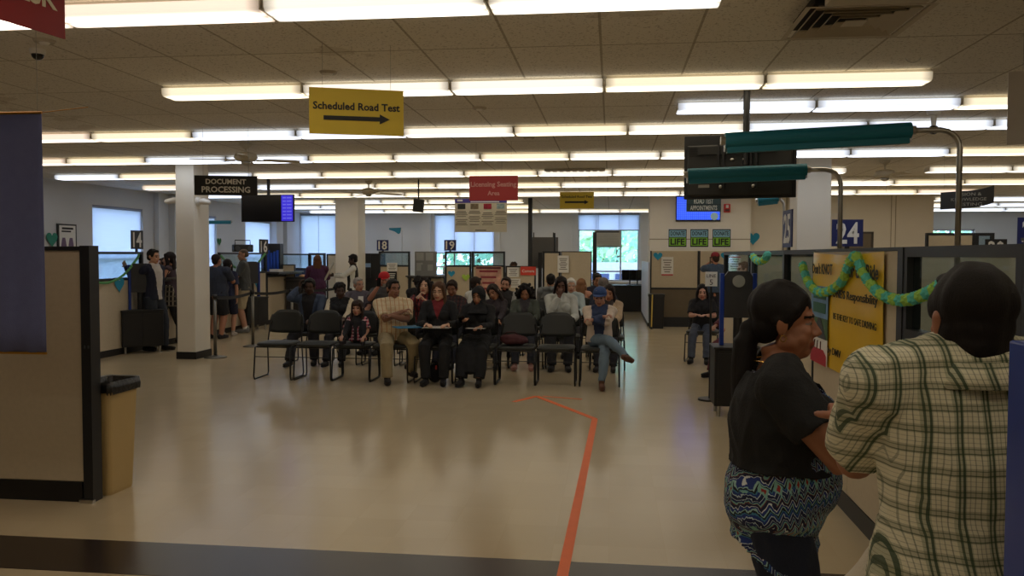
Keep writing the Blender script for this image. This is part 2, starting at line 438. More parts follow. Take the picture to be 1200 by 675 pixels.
warm = diffuser_material('diffuser_warm', (255, 239, 208), LAMP * .9)
pink = diffuser_material('diffuser_peach', (255, 233, 212), LAMP * .9)
mid = diffuser_material('diffuser_ivory', (255, 246, 229), LAMP * .95)
cool = diffuser_material('diffuser_cool', (232, 240, 255), LAMP)
house_m = mat('fixture_housing', (214, 208, 194), .5, 0, .03)
proto = {}
def fixture_meshes(key, m):
    h = MB(); h.box2((-.605, -.1, 0), (.605, .1, .022)); h.box2((-.616, -.116, .0), (-.608, .116, -.057)); h.box2((.608, -.116, 0), (.616, .116, -.057))
    d = MB(); poly = [(-.125, 0), (-.122, -.045), (-.10, -.066), (.10, -.066), (.122, -.045), (.125, 0)]
    vs = [(x, y, z) for x in (-.608, .608) for y, z in poly]; n = 6
    d.add(vs, [(i, (i + 1) % n, (i + 1) % n + n, i + n) for i in range(n)] + [tuple(reversed(range(n))), tuple(range(n, 2 * n))])
    proto[key] = (h.mesh('housing', [house_m]), d.mesh('diffuser', [m]))
for k, m in (('w', warm), ('p', pink), ('i', mid), ('c', cool)): fixture_meshes(k, m)
ORD = ['first', 'second', 'third', 'fourth', 'fifth', 'sixth', 'seventh', 'eighth', 'ninth', 'tenth', 'eleventh', 'twelfth', 'thirteenth', 'fourteenth', 'fifteenth', 'sixteenth', 'seventeenth', 'eighteenth', 'nineteenth', 'twentieth']
rnd = random.Random(4)
FX = 1.245
def light_row(rowname, Y, xstart, n, pat, skip=()):
    k = 0
    for i in range(n):
        if i in skip: continue
        key = pat[i % len(pat)]; hm, dm = proto[key]
        tone = {'w': 'warm yellow', 'p': 'peach tinted', 'i': 'ivory', 'c': 'cool white'}[key]
        t = thing('ceiling_light', 'glowing %s ceiling light, %s from the left in the %s row' % (tone, ORD[k], rowname), 'ceiling light', (xstart + FX * (i + .5), Y, CEIL - .022), 0, 'ceiling lights of the %s row' % rowname)
        k += 1
        for nm, me in (('housing', hm), ('diffuser', dm)):
            o = bpy.data.objects.new(nm, me); COL.objects.link(o); o.parent = t
light_row('first added unseen', -2.3, -4.4, 7, 'wiwwiwi'); light_row('second added unseen', 0.0, -4.4, 7, 'wiiwwiw'); light_row('third added unseen', 2.27, -4.4, 7, 'piwiiww')  # unseen rows, added out of frame overhead and behind to brighten the foreground
light_row('nearest', 4.54, -3.16 - FX, 4, 'ppii'); 
light_row('second nearest', 6.82, -3.8, 5, 'wiiww')
light_row('short cool', 7.97, .59, 5, 'ccwpp')
light_row('third nearest', 9.26, -7.3, 11, 'pwcciwiccci')
light_row('fourth full', 11.68, -9.3, 14, 'pwccwiwiiccwiw', )
light_row('fifth full', 14.05, -9.95, 16, 'cwciwiwiiiiciiww', skip=(11,))
light_row('sixth full', 16.45, -9.7, 17, 'pwciwiwiiiiiwwiw')
light_row('seventh full', 18.85, -9.7, 14, 'ciwiwiiiiiiiwpww')
light_row('eighth full', 21.3, -9.7, 18, 'cwciiwiiwiipwwic', skip=tuple(range(6, 14)))
light_row('ninth full', 23.7, -9.7, 18, 'ccwiiwiiwiiiwiic', skip=tuple(range(6, 14)))
light_row('rearmost', 26.1, -9.7, 18, 'cciiiwiiwiiiwiic')
# ================================================================ SIGNS AND CEILING FITTINGS
def hang(t, xs, z0, m=wire_m, y=0):
    for x in xs:
        f = MB(); f.cyl((x, y, z0), (x, y, CEIL - t.location.z), .0014, n=5); f.build('hanging_wire', m, t)
def flat_sign(name, label, cat, c, W, H, rz, m, group=None, wires=True, th=.006):
    """c = centre; board in local xz facing -y"""
    t = thing(name, label, cat, c, rz, group)
    f = MB(); f.box((0, 0, 0), (W, th, H)); f.build('board', m, t)
    if wires: hang(t, (-W * .36, W * .36), H / 2 - .01)
    return t
def px_sign(name, label, cat, l, r, top, bot, Y, m, rz=0, **k):
    a, b = at(l, (top + bot) / 2, Y), at(r, (top + bot) / 2, Y)
    H = at(l, top, Y).z - at(l, bot, Y).z
    W = (b.x - a.x) / math.cos(rz)
    return flat_sign(name, label, cat, (a + b) / 2, W, H, rz, m, **k), W, H
def arrow(t, m, c, L, h, y=-.006):
    f = MB(); hl = h * 1.4
    f.prism([(-L / 2, -h * .3), (L / 2 - hl, -h * .3), (L / 2 - hl, -h * .7), (L / 2, 0), (L / 2 - hl, h * .7), (L / 2 - hl, h * .3), (-L / 2, h * .3)], .002)
    o = f.build('arrow', m, t); o.location = (c[0], y, c[1]); return o
sg, W, H = px_sign('hanging_sign', 'large yellow Scheduled Road Test sign hanging nearest, arrow pointing right', 'sign', 368.5, 468.5, 104.5, 158, 5.5, yellow_sign, rz=R(19))
text('Scheduled Road Test', black_ink, sg, (0, -.005, .035), width=W * .92, bold=.028); arrow(sg, black_ink, (.0, -.045), W * .70, .048)
sg, W, H = px_sign('hanging_sign', 'small yellow Scheduled Road Test sign hanging farther back', 'sign', 656, 696, 225, 244.5, 13.7, yellow_sign)
text('Scheduled Road Test', black_ink, sg, (0, -.005, .06), width=W * .9, bold=.012); arrow(sg, black_ink, (.0, -.03), W * .70, .05)
black_sign = mat('black_sign_board', (30, 30, 31), .5, 0, .03)
sg, W, H = px_sign('hanging_sign', 'black DOCUMENT PROCESSING sign hanging beside the square cream column', 'sign', 232, 298, 206, 229, 9.0, black_sign, rz=R(14))
text('DOCUMENT', white_ink, sg, (0, -.005, H * .2), width=W * .64, bold=.026); text('PROCESSING', white_ink, sg, (.0, -.005, -H * .2), width=W * .77, bold=.026)
sg, W, H = px_sign('hanging_sign', 'red Licensing Seating Area sign hanging over the seats', 'sign', 550, 607, 206, 235, 10.4, red_plastic)
pk = mat('faded_pink_lettering', (214, 150, 140), .6)
text('Licensing Seating', pk, sg, (0, -.005, H * .13), width=W * .94, bold=.026); text('Area', pk, sg, (0, -.005, -H * .2), width=W * .25, bold=.026)
slate = mat('slate_green_sign', (52, 76, 80), .5, 0, .03)
sg, W, H = px_sign('hanging_sign', 'slate grey ROAD TEST APPOINTMENTS sign hanging before the blue screen', 'sign', 804.5, 845, 208, 248, 11.8, slate)
gy = mat('grey_lettering', (214, 220, 216), .6)
text('ROAD TEST', gy, sg, (0, -.005, -H * .19), width=W * .56, height=.075, bold=.02); text('APPOINTMENTS', gy, sg, (0, -.005, -H * .39), width=W * .78, height=.065, bold=.02)
f = MB(); f.box((0, -.005, -H * .29), (W, .004, .012)); f.box((0, -.005, -H * .07), (W, .004, .012)); f.build('divider', mat('slate_divider', (38, 56, 60), .5), sg)
# curled black sign
t = thing('hanging_sign', 'black VISION & KNOWLEDGE TESTING sign curling upwards on the far side', 'sign', at(1133, 234, 12), R(-20))
vs = []; fs = []; n = 16; W = .64; H = .235
for i in range(n + 1):
    u = -1 + 2 * i / n
    for z in (-H / 2, H / 2):
        for yy in (-.003, .003): vs.append((u * W / 2, -.05 * (1 - u * u) + yy, z + .05 * max(0, u) ** 2 * 1.2 + u * .01))
for i in range(n):
    a = i * 4; b = a + 4
    fs += [(a, b, b + 2, a + 2), (a + 1, a + 3, b + 3, b + 1), (a, a + 1, b + 1, b), (a + 2, b + 2, b + 3, a + 3)]
fs += [(0, 2, 3, 1), (n * 4, n * 4 + 1, n * 4 + 3, n * 4 + 2)]
f = MB(); f.add(vs, fs); f.build('board', black_sign, t); hang(t, (-.28, .28), H / 2)
lg = mat('dim_lettering', (150, 148, 142), .6)
for i, (s_, k) in enumerate((('VISION &', .3), ('KNOWLEDGE', .42), ('TESTING', .32))): text(s_, lg, t, (0.02, -.058, .07 - i * .068), width=k, height=.042)
# red DESK sign top left
a, b = at(0, 29, 2.95), at(76, 46, 3.25); b.z = a.z = at(76, 46, 3.25).z
d = (a - b); d.z = 0; rz = math.atan2(-d.y, -d.x); Wd = .62; Hd = .30
c = b + d.normalized() * Wd / 2
t = flat_sign('hanging_sign', 'dark red hanging sign with large cream letters, cut by the top left corner', 'sign', (c.x, c.y, b.z + Hd / 2), Wd, Hd, rz, mat('deep_red_sign', (150, 26, 30), .5))
text('DESK', mat('cream_lettering', (226, 214, 190), .6), t, (Wd / 2 - .175, -.005, -.005), width=.27, bold=.02)
# navy banner on rods hanging left foreground
YB_ = 4.15; a = at(48, 132, YB_); b = at(48, 414, YB_)
t = thing('fabric_banner', 'navy blue cloth banner hanging in front of the cubicle panel', 'banner', (a.x - .35, YB_, 0))
f = MB(); n = 24; vs = []; fs = []
for i in range(n + 1):
    for j in range(9):
        x = -.35 + .7 * i / n; z = b.z + (a.z - b.z) * j / 8
        vs.append((x, .006 * math.sin(i * 1.1) * (1 - j / 9), z))
for i in range(n):
    for j in range(8): p = i * 9 + j; fs.append((p, p + 9, p + 10, p + 1))
f.add(vs, fs); o = f.build('cloth', mat('navy_banner_cloth', (100, 106, 150), .9, 0, .06, 20, .3, 200), t, smooth=True)
s_ = o.modifiers.new('s', 'SOLIDIFY'); s_.thickness = .004
brass = mat('brass_rod', (190, 140, 60), .35, .9, .03)
f = MB(); f.cyl((-.37, 0, b.z), (.355, 0, b.z), .007, n=10); f.build('rod', brass, t)
f = MB(); f.cyl((-.37, 0, a.z), (.355, 0, a.z), .007, n=10); f.build('rod', brass, t)
f = MB(); f.tube([(.35, 0, a.z), (.45, .01, a.z + .012), (.6, .03, a.z + .03)], .0025); f.build('loose_cord', brass, t)
hang(t, (-.3, .33), a.z)
# white sign hanging top right
a = at(1182, 85, 5.6); z0 = at(1182, 170, 5.6).z
t = flat_sign('hanging_sign', 'blank off-white board hanging at the top right edge', 'sign', (a.x + .26, 5.6 - .1, (a.z + z0) / 2), .56, a.z - z0, R(-20), mat('offwhite_board', (196, 188, 178), .6), th=.02)
# dome camera
p = at(44, 62, 5.2); 
t = thing('security_camera', 'small white dome security camera on the ceiling, upper left', 'camera', (fl(44, 58, CEIL).x, fl(44, 58, CEIL).y, CEIL))
f = MB(); f.cyl((0, 0, 0), (0, 0, -.035), .055, .05, n=28); f.build('housing', white_plastic, t)
f = MB(); f.ball((0, 0, -.034), (.042, .042, .04)); f.build('dome', mat('smoked_dome', (14, 14, 16), .1), t, smooth=True)
# air diffuser hung below the ceiling
cx, cy = 1.37, 5.02; S = .34
t = thing('air_vent', 'square louvred ceiling air vent beside the nearest light row', 'vent', (cx, cy, 2.94))
vm = mat('vent_enamel', (196, 186, 168), .5, 0, .03)
f = MB()
for k in range(5):
    s0 = S - k * .058; s1 = s0 - .03; zt = .018 * (k > 0) 
    for q in range(4):
        X = Matrix.Rotation(q * PI / 2, 3, 'Z')
        vs = [X @ Vector(v) for v in ((-s0, -s0, 0), (s0, -s0, 0), (s1, -s1, .028 if k else .004), (-s1, -s1, .028 if k else .004), (-s0, -s0, .004), (s0, -s0, .004), (s1, -s1, .033 if k else .008), (-s1, -s1, .033 if k else .008))]
        f.add(vs, [(0, 3, 2, 1), (4, 5, 6, 7), (0, 1, 5, 4), (1, 2, 6, 5), (2, 3, 7, 6), (3, 0, 4, 7)], 0)
f.build('louvre', vm, t)
f = MB(); f.box((0, 0, .066), (.56, .56, .05)); f.build('plenum', mat('vent_throat', (40, 36, 32), .8), t)
f = MB(); f.box((0, 0, .0), (.12, .12, .004)); f.build('damper_plate', vm, t)
# duct box above light row
p = fl(1012, -30, CEIL)
t = thing('ceiling_box', 'painted ceiling junction box in front of the louvred air vent', 'duct', (1.34, 4.42, CEIL - .065))
f = MB(); f.box((0, 0, 0), (.5, .22, .13)); f.build('cover', vm, t, bevel=.004); f = MB(); f.box((0, -.112, 0), (.46, .004, .1)); f.build('face_plate', mat('vent_dark_face', (104, 94, 78), .5), t)
# second vent farther
t = thing('air_vent', 'long ceiling air vent strip above the far seats', 'vent', (fl(674, 199, CEIL).x, fl(674, 199, CEIL).y, CEIL - .02))
f = MB(); f.box((0, 0, 0), (1.0, .5, .03)); f.build('frame', vm, t)
for k in range(9):
    f = MB(); f.box((-.44 + .11 * k, 0, -.02), (.07, .42, .008)); f.build('slat', mat('vent_slat', (176, 166, 150), .4, .3), t)
# motion sensors / small ceiling bits
for px, py, lb in ((385, 84, 'round white ceiling sensor near the yellow sign'), (562, 126, 'round white ceiling sensor right of the near yellow sign'), (52, 47, 'small round ceiling fitting below the red sign'), (620, 161, 'small ceiling fitting in the middle of the ceiling')):
    p = fl(px, py, CEIL); t = thing('ceiling_sensor', lb, 'sensor', (p.x, p.y, CEIL))
    f = MB(); f.cyl((0, 0, 0), (0, 0, -.018), .07, .06, n=24); f.build('base', mat('sensor_plastic', (176, 166, 146), .5), t)
    f = MB(); f.cyl((0, 0, -.018), (0, 0, -.03), .035, .025, n=20); f.build('lens', white_plastic, t)
p = fl(1070, 68, CEIL); t = thing('ceiling_hook', 'small bent white hook on the ceiling, upper right', 'hook', (p.x, p.y, CEIL))
f = MB(); f.tube([(-.05, 0, 0), (-.04, 0, -.02), (0, 0, -.035), (.04, -.01, -.02), (.05, 0, 0)], .004); f.build('bent_wire', white_plastic, t)
p = fl(1094, 166, CEIL); t = thing('projector_mount', 'white ceiling camera bracket above the right cubicles', 'camera', (at(1094, 150, 8.6).x, 8.6, CEIL))
f = MB(); f.cyl((0, 0, 0), (0, 0, -.05), .07, .06, n=20); f.build('base', white_plastic, t); f = MB(); f.cyl((0, 0, -.05), (0, 0, -.16), .03, .02, n=12); f.build('stem', white_plastic, t); f = MB(); f.ball((0, 0, -.19), (.05, .05, .045)); f.build('dome', mat('smoked_dome'  , (14, 14, 16)), t, smooth=True)
# ceiling fans
fan_w = mat('fan_enamel', (206, 196, 172), .45, 0, .04)
def fan(px, py, Y, drop, rot, label):
    p = at(px, py, Y); t = thing('ceiling_fan', label, 'ceiling fan', (p.x, Y, CEIL), rot)
    f = MB(); f.loft([(0, 0, 0), (0, 0, -.03), (0, 0, -.07)], [.075, .07, .02], n=20); f.build('canopy', fan_w, t, smooth=True)
    f = MB(); f.cyl((0, 0, -.05), (0, 0, -drop), .014, n=10); f.build('downrod', fan_w, t)
    f = MB(); f.loft([(0, 0, -drop + .02), (0, 0, -drop), (0, 0, -drop - .05), (0, 0, -drop - .09), (0, 0, -drop - .1)], [.05, .13, .15, .12, .07], n=28); f.build('motor', fan_w, t, smooth=True)
    f = MB(); f.loft([(0, 0, -drop - .1), (0, 0, -drop - .13), (0, 0, -drop - .15)], [.06, .055, .02], n=18); f.build('switch_cup', chrome, t, smooth=True)
    for k in range(4):
        X = Matrix.Rotation(k * PI / 2, 4, 'Z')
        f = MB(); f.X = X
        f.loft([(.13, 0, -drop - .085), (.2, 0, -drop - .09), (.26, 0, -drop - .085)], [(.012, .02), (.01, .03), (.008, .045)], side=(0, 0, 1), n=8)
        f.loft([(.22, 0, -drop - .08), (.32, 0, -drop - .08), (.62, 0, -drop - .085), (.68, 0, -drop - .085)], [(.004, .05), (.004, .062), (.004, .07), (.004, .05)], side=(0, .17, 1), n=12)
        f.build('blade', fan_w, t)
    f = MB(); f.cyl((.03, 0, -drop - .14), (.03, 0, -drop - .32), .002, n=5); f.build('pull_chain', wire_m, t)
    return t
fan(288, 183, 10.3, .13, .35, 'ceiling fan above the DOCUMENT PROCESSING sign')
fan(432, 222, 15.7, .16, .6, 'ceiling fan in front of the second cream column')
fan(1037, 200, 13.0, .16, .15, 'ceiling fan over the offices behind the yellow banner')
fan(560, 222, 20.5, .16, .15, 'small far ceiling fan behind the red seating sign')
# far ceiling speaker
t = thing('ceiling_speaker', 'grey hanging speaker box between the column and the red sign', 'speaker', at(490.5, 241, 15.5), R(10))
f = MB(); f.box((0, 0, 0), (.2, .16, .24), Matrix.Rotation(.12, 3, 'Y')); f.build('body', mat('speaker_grey', (74, 72, 68), .6), t, bevel=.01)
f = MB(); f.box((0, -.082, 0), (.16, .006, .2), Matrix.Rotation(.12, 3, 'Y')); f.build('grille', mat('speaker_grille', (50, 50, 48), .8), t)
f = MB(); f.cyl((0, 0, .1), (0, 0, CEIL - t.location.z), .015, n=8); f.build('mount_pole', black_metal, t)
# TVs
def tv_body(t, W, H, dark=black_plastic):
    f = MB(); f.box((0, .02, 0), (W, .04, H)); f.build('bezel', dark, t, bevel=.006)
# left departure board TV
a = at(289, 244, 14.8); b = at(338.5, 244, 14.5); rz = math.atan2(b.y - a.y, b.x - a.x) + R(16); W = (b - a).length / math.cos(R(16)); Hh = at(310, 229, 14.6).z - at(310, 261, 14.6).z
t = thing('hanging_television', 'black television on a ceiling pole, left, blue list along its right side', 'television', (a + b) / 2 + Vector((0, 0, 0)), rz)
tv_body(t, W, Hh)
scr = mat('screen_black', (8, 8, 12), .2)
f = MB(); f.box((0, -.002, 0), (W - .03, .004, Hh - .03)); f.build('screen', scr, t)
blue_glow = mat('screen_blue', (50, 40, 190), .4, emit=((54, 44, 200), .75)); pale_glow = mat('screen_pale', (130, 150, 240), .4, emit=((120, 140, 250), .8))
f = MB(); f.box((W / 2 - .13, -.005, 0), (.22, .003, Hh - .03)); f.build('display_list', blue_glow, t)
f = MB()
for k in range(7):
    z = Hh / 2 - .06 - k * .062; f.box((W / 2 - .18, -.008, z), (.06, .002, .02)); f.box((W / 2 - .09, -.008, z), (.09, .002, .02))
f.build('display_entries', mat('screen_violet', (110, 110, 220), .4, emit=((105, 105, 225), .7)), t)
f = MB(); f.cyl((0, .05, 0), (0, .05, CEIL - t.location.z), .03, n=12); f.build('mount_pole', black_metal, t)
# right ceiling TV seen from its back
a = at(806, 195, 7.2); b = at(929, 195, 7.0); W = .90; H2 = .53
c = (a + b) / 2; rz = math.atan2(b.y - a.y, b.x - a.x)
t = thing('hanging_television', 'big black television seen from behind, hung on a ceiling pole', 'television', c, rz)
o = MB(); o.box((0, 0, 0), (W, .035, H2)); o.build('bezel', black_plastic, t, bevel=.006)
backm = mat('tv_back_plastic', (40, 39, 37), .45, 0, .08)
f = MB(); f.box((0, -.03, -.03), (W * .93, .03, H2 * .8)); f.build('back_cover', backm, t, bevel=.012)
f = MB(); f.box((-.02, -.062, .13), (.62, .02, .06)); f.box((-.02, -.062, -.1), (.62, .02, .04)); f.build('mount_rail', mat('mount_steel', (58, 57, 55), .4, .6), t)
for x in (-.16, -.12, .1, .14):
    f = MB(); f.box((x, -.078, 0.0), (.018, .016, .38)); f.build('mount_arm', black_metal, t)
f = MB(); 
for q in range(6): f.box((-.36 + q * .004, -.047, .16 - q * .014), (.12, .004, .005))
f.build('vent_slots', mat('slot_dark', (12, 12, 12), .8), t)
f = MB(); f.box((-.28, -.048, -.16), (.09, .004, .025)); f.build('rating_label', mat('silver_label', (170, 168, 160), .4), t)
f = MB()
for x in (-.05, .05): f.ball((x, -.08, .05), (.02, .012, .012)); 
for x in (-.14, .12): f.ball((x, -.088, -.17), (.014, .01, .014))
f.build('mount_bolt', chrome, t, smooth=True)
f = MB(); f.cyl((.06, -.07, 0), (.06, -.07, CEIL - t.location.z), .027, n=14); f.build('mount_pole', black_metal, t)
# TV on inner wall
a = at(792, 230, YC); b = at(844, 259.5, YC)
t = thing('wall_television', 'television showing blue appointment lists on the cream wall', 'television', ((a.x + b.x) / 2, YC - .05, (a.z + b.z) / 2))
W = b.x - a.x; Hh = a.z - b.z; tv_body(t, W, Hh)
def screen_lines():
    m = mat('blue_list_screen', (30, 70, 230), .3, emit=((30, 80, 255), 1.0)); q = NB(m); bs = q.n['Principled BSDF']
    s = q.node('ShaderNodeSeparateXYZ'); q.nt.links.new(q.node('ShaderNodeTexCoord').outputs['Object'], s.inputs[0])
    fx = q.math('FRACT', q.math('MULTIPLY', s.outputs[0], 22)); fz = q.math('FRACT', q.math('MULTIPLY', s.outputs[2], 26))
    g = q.math('MULTIPLY', q.math('GREATER_THAN', fx, .25), q.math('GREATER_THAN', fz, .45))
    q.nt.links.new(q.mix(g, (18, 50, 225), (80, 130, 255)), bs.inputs['Emission Color']); return m
f = MB(); f.box((0, -.002, 0.01), (W - .04, .004, Hh - .06)); f.build('screen', screen_lines(), t)
f = MB(); f.cyl((W * .36, -.006, -Hh * .3), (W * .36, -.009, -Hh * .3), .09, n=24); f.build('screen_emblem', mat('emblem_grey', (130, 140, 150), .4, emit=((120, 150, 150), .5)), t)
f = MB(); f.box((0, -.008, 0.03), (W * .5, .002, .02)); f.build('screen_headline', pale_glow, t)
# fire alarm
t = thing('fire_alarm', 'red fire alarm strobe on the cream wall beside the television', 'fire alarm', at(852, 244, YC - .03))
f = MB(); f.box((0, 0, 0), (.15, .05, .2)); f.build('housing', mat('alarm_red', (205, 40, 34), .4), t, bevel=.01)
f = MB(); f.box((0, -.03, .04), (.06, .02, .07)); f.build('strobe', white_plastic, t, bevel=.005); f = MB(); f.box((0, -.028, -.05), (.1, .004, .05)); f.build('sounder', mat('alarm_dark', (90, 20, 20), .5), t)
# DONATE LIFE posters
dl_green = mat('poster_green', (130, 190, 50), .6); dl_blue = mat('poster_blue', (130, 180, 200), .6); 
for i, px in enumerate((794, 819.5, 845.5)):
    c = at(px, 279, YC - .008); 
    t = thing('donate_life_poster', ('left', 'middle', 'right')[i] + ' one of the three square DONATE LIFE posters on the cream wall', 'poster', c, 0, 'square posters under the wall television')
    f = MB(); f.box((0, 0, 0), (.48, .006, .48)); f.build('sheet', paper, t)
    f = MB(); f.box((0, -.0045, 0), (.42, .003, .42)); f.build('black_border', black_ink, t)
    f = MB(); f.box((0, -.007, .105), (.385, .003, .16)); f.build('blue_field', dl_blue, t)
    f = MB(); f.box((0, -.007, -.085), (.385, .003, .19)); f.build('green_field', dl_green, t)
    text('DONATE', black_ink, t, (0, -.01, .11), width=.33, height=.10, bold=.02); text('LIFE', black_ink, t, (0, -.01, -.085), width=.33, height=.15, bold=.03)
# poster under red sign
a = at(533, 233, 12); b = at(594, 272, 12); W = b.x - a.x; Hh = a.z - b.z
t = thing('information_poster', 'cream information poster with four small pictures hanging below the red sign', 'poster', (a + b) / 2)
f = MB(); f.box((0, 0, 0), (W, .005, Hh)); f.build('sheet', mat('cream_poster', (208, 200, 176), .6), t); hang(t, (-W * .4, W * .4), Hh / 2)
f = MB(); f.box((0, -.004, Hh / 2 - .03), (W, .003, .06)); f.build('violet_header', mat('violet_ink', (74, 64, 150), .6), t)
f = MB(); f.box((-W * .4, -.006, Hh / 2 - .025), (.08, .002, .025)); f.box((.06, -.006, Hh / 2 - .045), (.42, .002, .014)); f.build('header_print', white_ink, t)
f = MB()
for q in range(4):
    for r_ in range(9):
        if (q * 7 + r_) % 5 == 4: continue
        f.box((-W * .37 + q * W * .25, -.004, Hh * .12 - r_ * .024), (W * (.17 + .03 * ((q + r_) % 3)), .002, .008 if r_ > 1 else .012))
f.box((0, -.004, -Hh * .44), (.16, .002, .012))
f.build('small_print', mat('grey_print', (120, 112, 100), .7), t)
for q, cc in enumerate(((40, 42, 40), (120, 104, 80), (160, 40, 60), (150, 170, 170))):
    f = MB(); f.box((-W * .37 + q * W * .25, -.005, Hh * .27), (W * .15, .003, .075)); f.build('picture', mat('picture_%s' % 'abcd'[q], cc, .6, 0, .5, 40), t)
# wall frame at left wall
p = atX(76.5, 278, XL + .02)
y0, y1 = atX(66, 278, XL).y, atX(88, 278, XL).y
t = thing('framed_notice', 'framed notice with two figures on the left wall', 'picture', (XL + .02, (y0 + y1) / 2, p.z), PI / 2)
W = abs(y1 - y0); Hh = atX(77, 265, XL).z - atX(77, 290, XL).z + .1
f = MB(); f.box((0, 0, 0), (W, .03, Hh)); f.build('frame', black_metal, t); f = MB(); f.box((0, -.017, 0), (W - .08, .004, Hh - .06)); f.build('print', paper, t)
f = MB()
for q in (-.12, .1): f.prism([(q - .09, -Hh * .42), (q + .09, -Hh * .42), (q + .06, -Hh * .15), (q + .04, -Hh * .02), (q - .04, -Hh * .02), (q - .06, -Hh * .15)], .004, Matrix.Translation((0, -.02, 0)))
f.build('printed_figures', mat('violet_grey_ink', (110, 90, 120), .7), t); f = MB(); f.box((0, -.021, Hh * .33), (W * .6, .002, .04)); f.box((-.04, -.021, Hh * .22), (W * .5, .002, .03)); f.build('printed_heading', black_ink, t)

# ================================================================ CUBICLES
def cell(t, x0, x1, H, glass_h=.38, sill=True, base=.1, fr=.04, dep=.06, framem=None, panelm=None, tag_parts=True):
    """office screen in local xz (faces -y), origin at floor; fills x0..x1"""
    framem = framem or panel_metal; panelm = panelm or panel_fabric
    f = MB(); c = (x0 + x1) / 2; w_ = x1 - x0
    for x in (x0 + fr / 2, x1 - fr / 2): f.box((x, 0, H / 2), (fr, dep, H))
    f.box((c, 0, H - fr / 2), (w_ - 2 * fr, dep, fr))
    if glass_h: f.box((c, 0, H - glass_h - fr * 1.5), (w_ - 2 * fr, dep, fr))
    f.build('frame', framem, t)
    f = MB(); f.box((c, 0, base / 2), (w_ - 2 * fr, dep * 1.1, base)); f.build('kick_plate', mat('black_rubber_base', (22, 21, 22)), t)
    zt = H - glass_h - fr * 2 if glass_h else H - fr
    f = MB(); f.box((c, 0, (zt + base) / 2), (w_ - 2 * fr - .004, dep * .8, zt - base)); f.build('fabric_panel', panelm, t, bevel=.006)
    if glass_h:
        f = MB(); f.box((c, 0, H - fr - glass_h / 2), (w_ - 2 * fr, .008, glass_h)); f.build('glass_pane', glass, t)
def screen(label, loc, rz, W, H, **k):
    t = thing('cubicle_screen', label, 'cubicle panel', loc, rz); t['kind'] = 'thing'; cell(t, 0, W, H, **k); return t
# left foreground panel
t = thing('cubicle_screen', 'tall beige cubicle panel nearest on the left, behind the navy banner', 'cubicle panel', (-3.30, 5.0, 0)); t['kind'] = 'thing'
f = MB(); f.box2((-2.2, -.035, 0), (-.09, .035, .13)); f.build('kick_plate', base_m, t)
f = MB(); f.box2((-2.2, -.03, .13), (-.075, .03, 1.63)); f.build('fabric_panel', panel_fabric, t, bevel=.008)
f = MB(); f.box2((-2.2, -.035, 1.63), (-.075, .035, 1.655)); f.box2((-.075, -.04, 0), (-.01, .06, 1.66)); f.build('frame', panel_metal, t)
f = MB(); f.box2((-.095, -.06, .0), (.0, -.03, .02)); f.build('levelling_foot', chrome, t)
f = MB(); f.box2((-.03, -.044, 1.0), (-.02, -.04, 1.02)); f.box2((-.055, -.044, 1.0), (-.045, -.04, 1.02)); f.build('connector', grey_metal, t)
# trash can with bag
t = thing('trash_bin', 'beige slim trash bin with black bag beside the near cubicle panel', 'trash bin', (-3.375, 5.25, 0), R(-3))
def rect_ring(w_, d_, z, r=.03, n=4):
    o = []
    for q, (sx, sy) in enumerate(((1, 1), (-1, 1), (-1, -1), (1, -1))):
        for i in range(n + 1):
            th = q * PI / 2 + i * PI / 2 / n; o.append((sx * (w_ / 2 - r) + r * math.cos(th), sy * (d_ / 2 - r) + r * math.sin(th), z))
    return o
def ringstack(f, rings, m=0, cap0=True, cap1=True):
    n = len(rings[0]); vs = [v for r_ in rings for v in r_]; fs = []
    for i in range(len(rings) - 1):
        for k in range(n): fs.append((i * n + k, i * n + (k + 1) % n, (i + 1) * n + (k + 1) % n, (i + 1) * n + k))
    if cap0: fs.append(tuple(reversed(range(n))))
    if cap1: fs.append(tuple((len(rings) - 1) * n + k for k in range(n)))
    f.add(vs, fs, m)
f = MB(); ringstack(f, [rect_ring(.17, .25, 0), rect_ring(.18, .26, .02), rect_ring(.23, .32, .72), rect_ring(.245, .335, .725), rect_ring(.245, .335, .75), rect_ring(.215, .305, .75), rect_ring(.16, .24, .05)], cap1=True)
f.build('bin_body', mat('beige_bin_plastic', (190, 164, 112), .55, 0, .03), t)
f = MB(); r1 = [(x * (1 + .012 * math.sin(i * 3.1)), y * (1 + .01 * math.sin(i * 2.3)), .685 + .012 * math.sin(i * 1.9)) for i, (x, y, z) in enumerate(rect_ring(.262, .35, 0, n=8))]
ringstack(f, [r1, rect_ring(.265, .355, .72, n=8), rect_ring(.255, .345, .765, n=8), rect_ring(.215, .305, .755, n=8), rect_ring(.18, .26, .5, n=8)], cap0=False, cap1=True)
f.build('bin_bag', mat('black_bin_bag', (20, 20, 22), .3, 0, .05, 8, .6, 30), t, smooth=True)
# ---- right partition run along X=1.5
PX = 1.5
def ry(px): return atX(px, 289, PX).y
ys = [ry(1195), ry(1069), ry(959.5), ry(922.5), ry(884), 9.6]
PH = 1.655
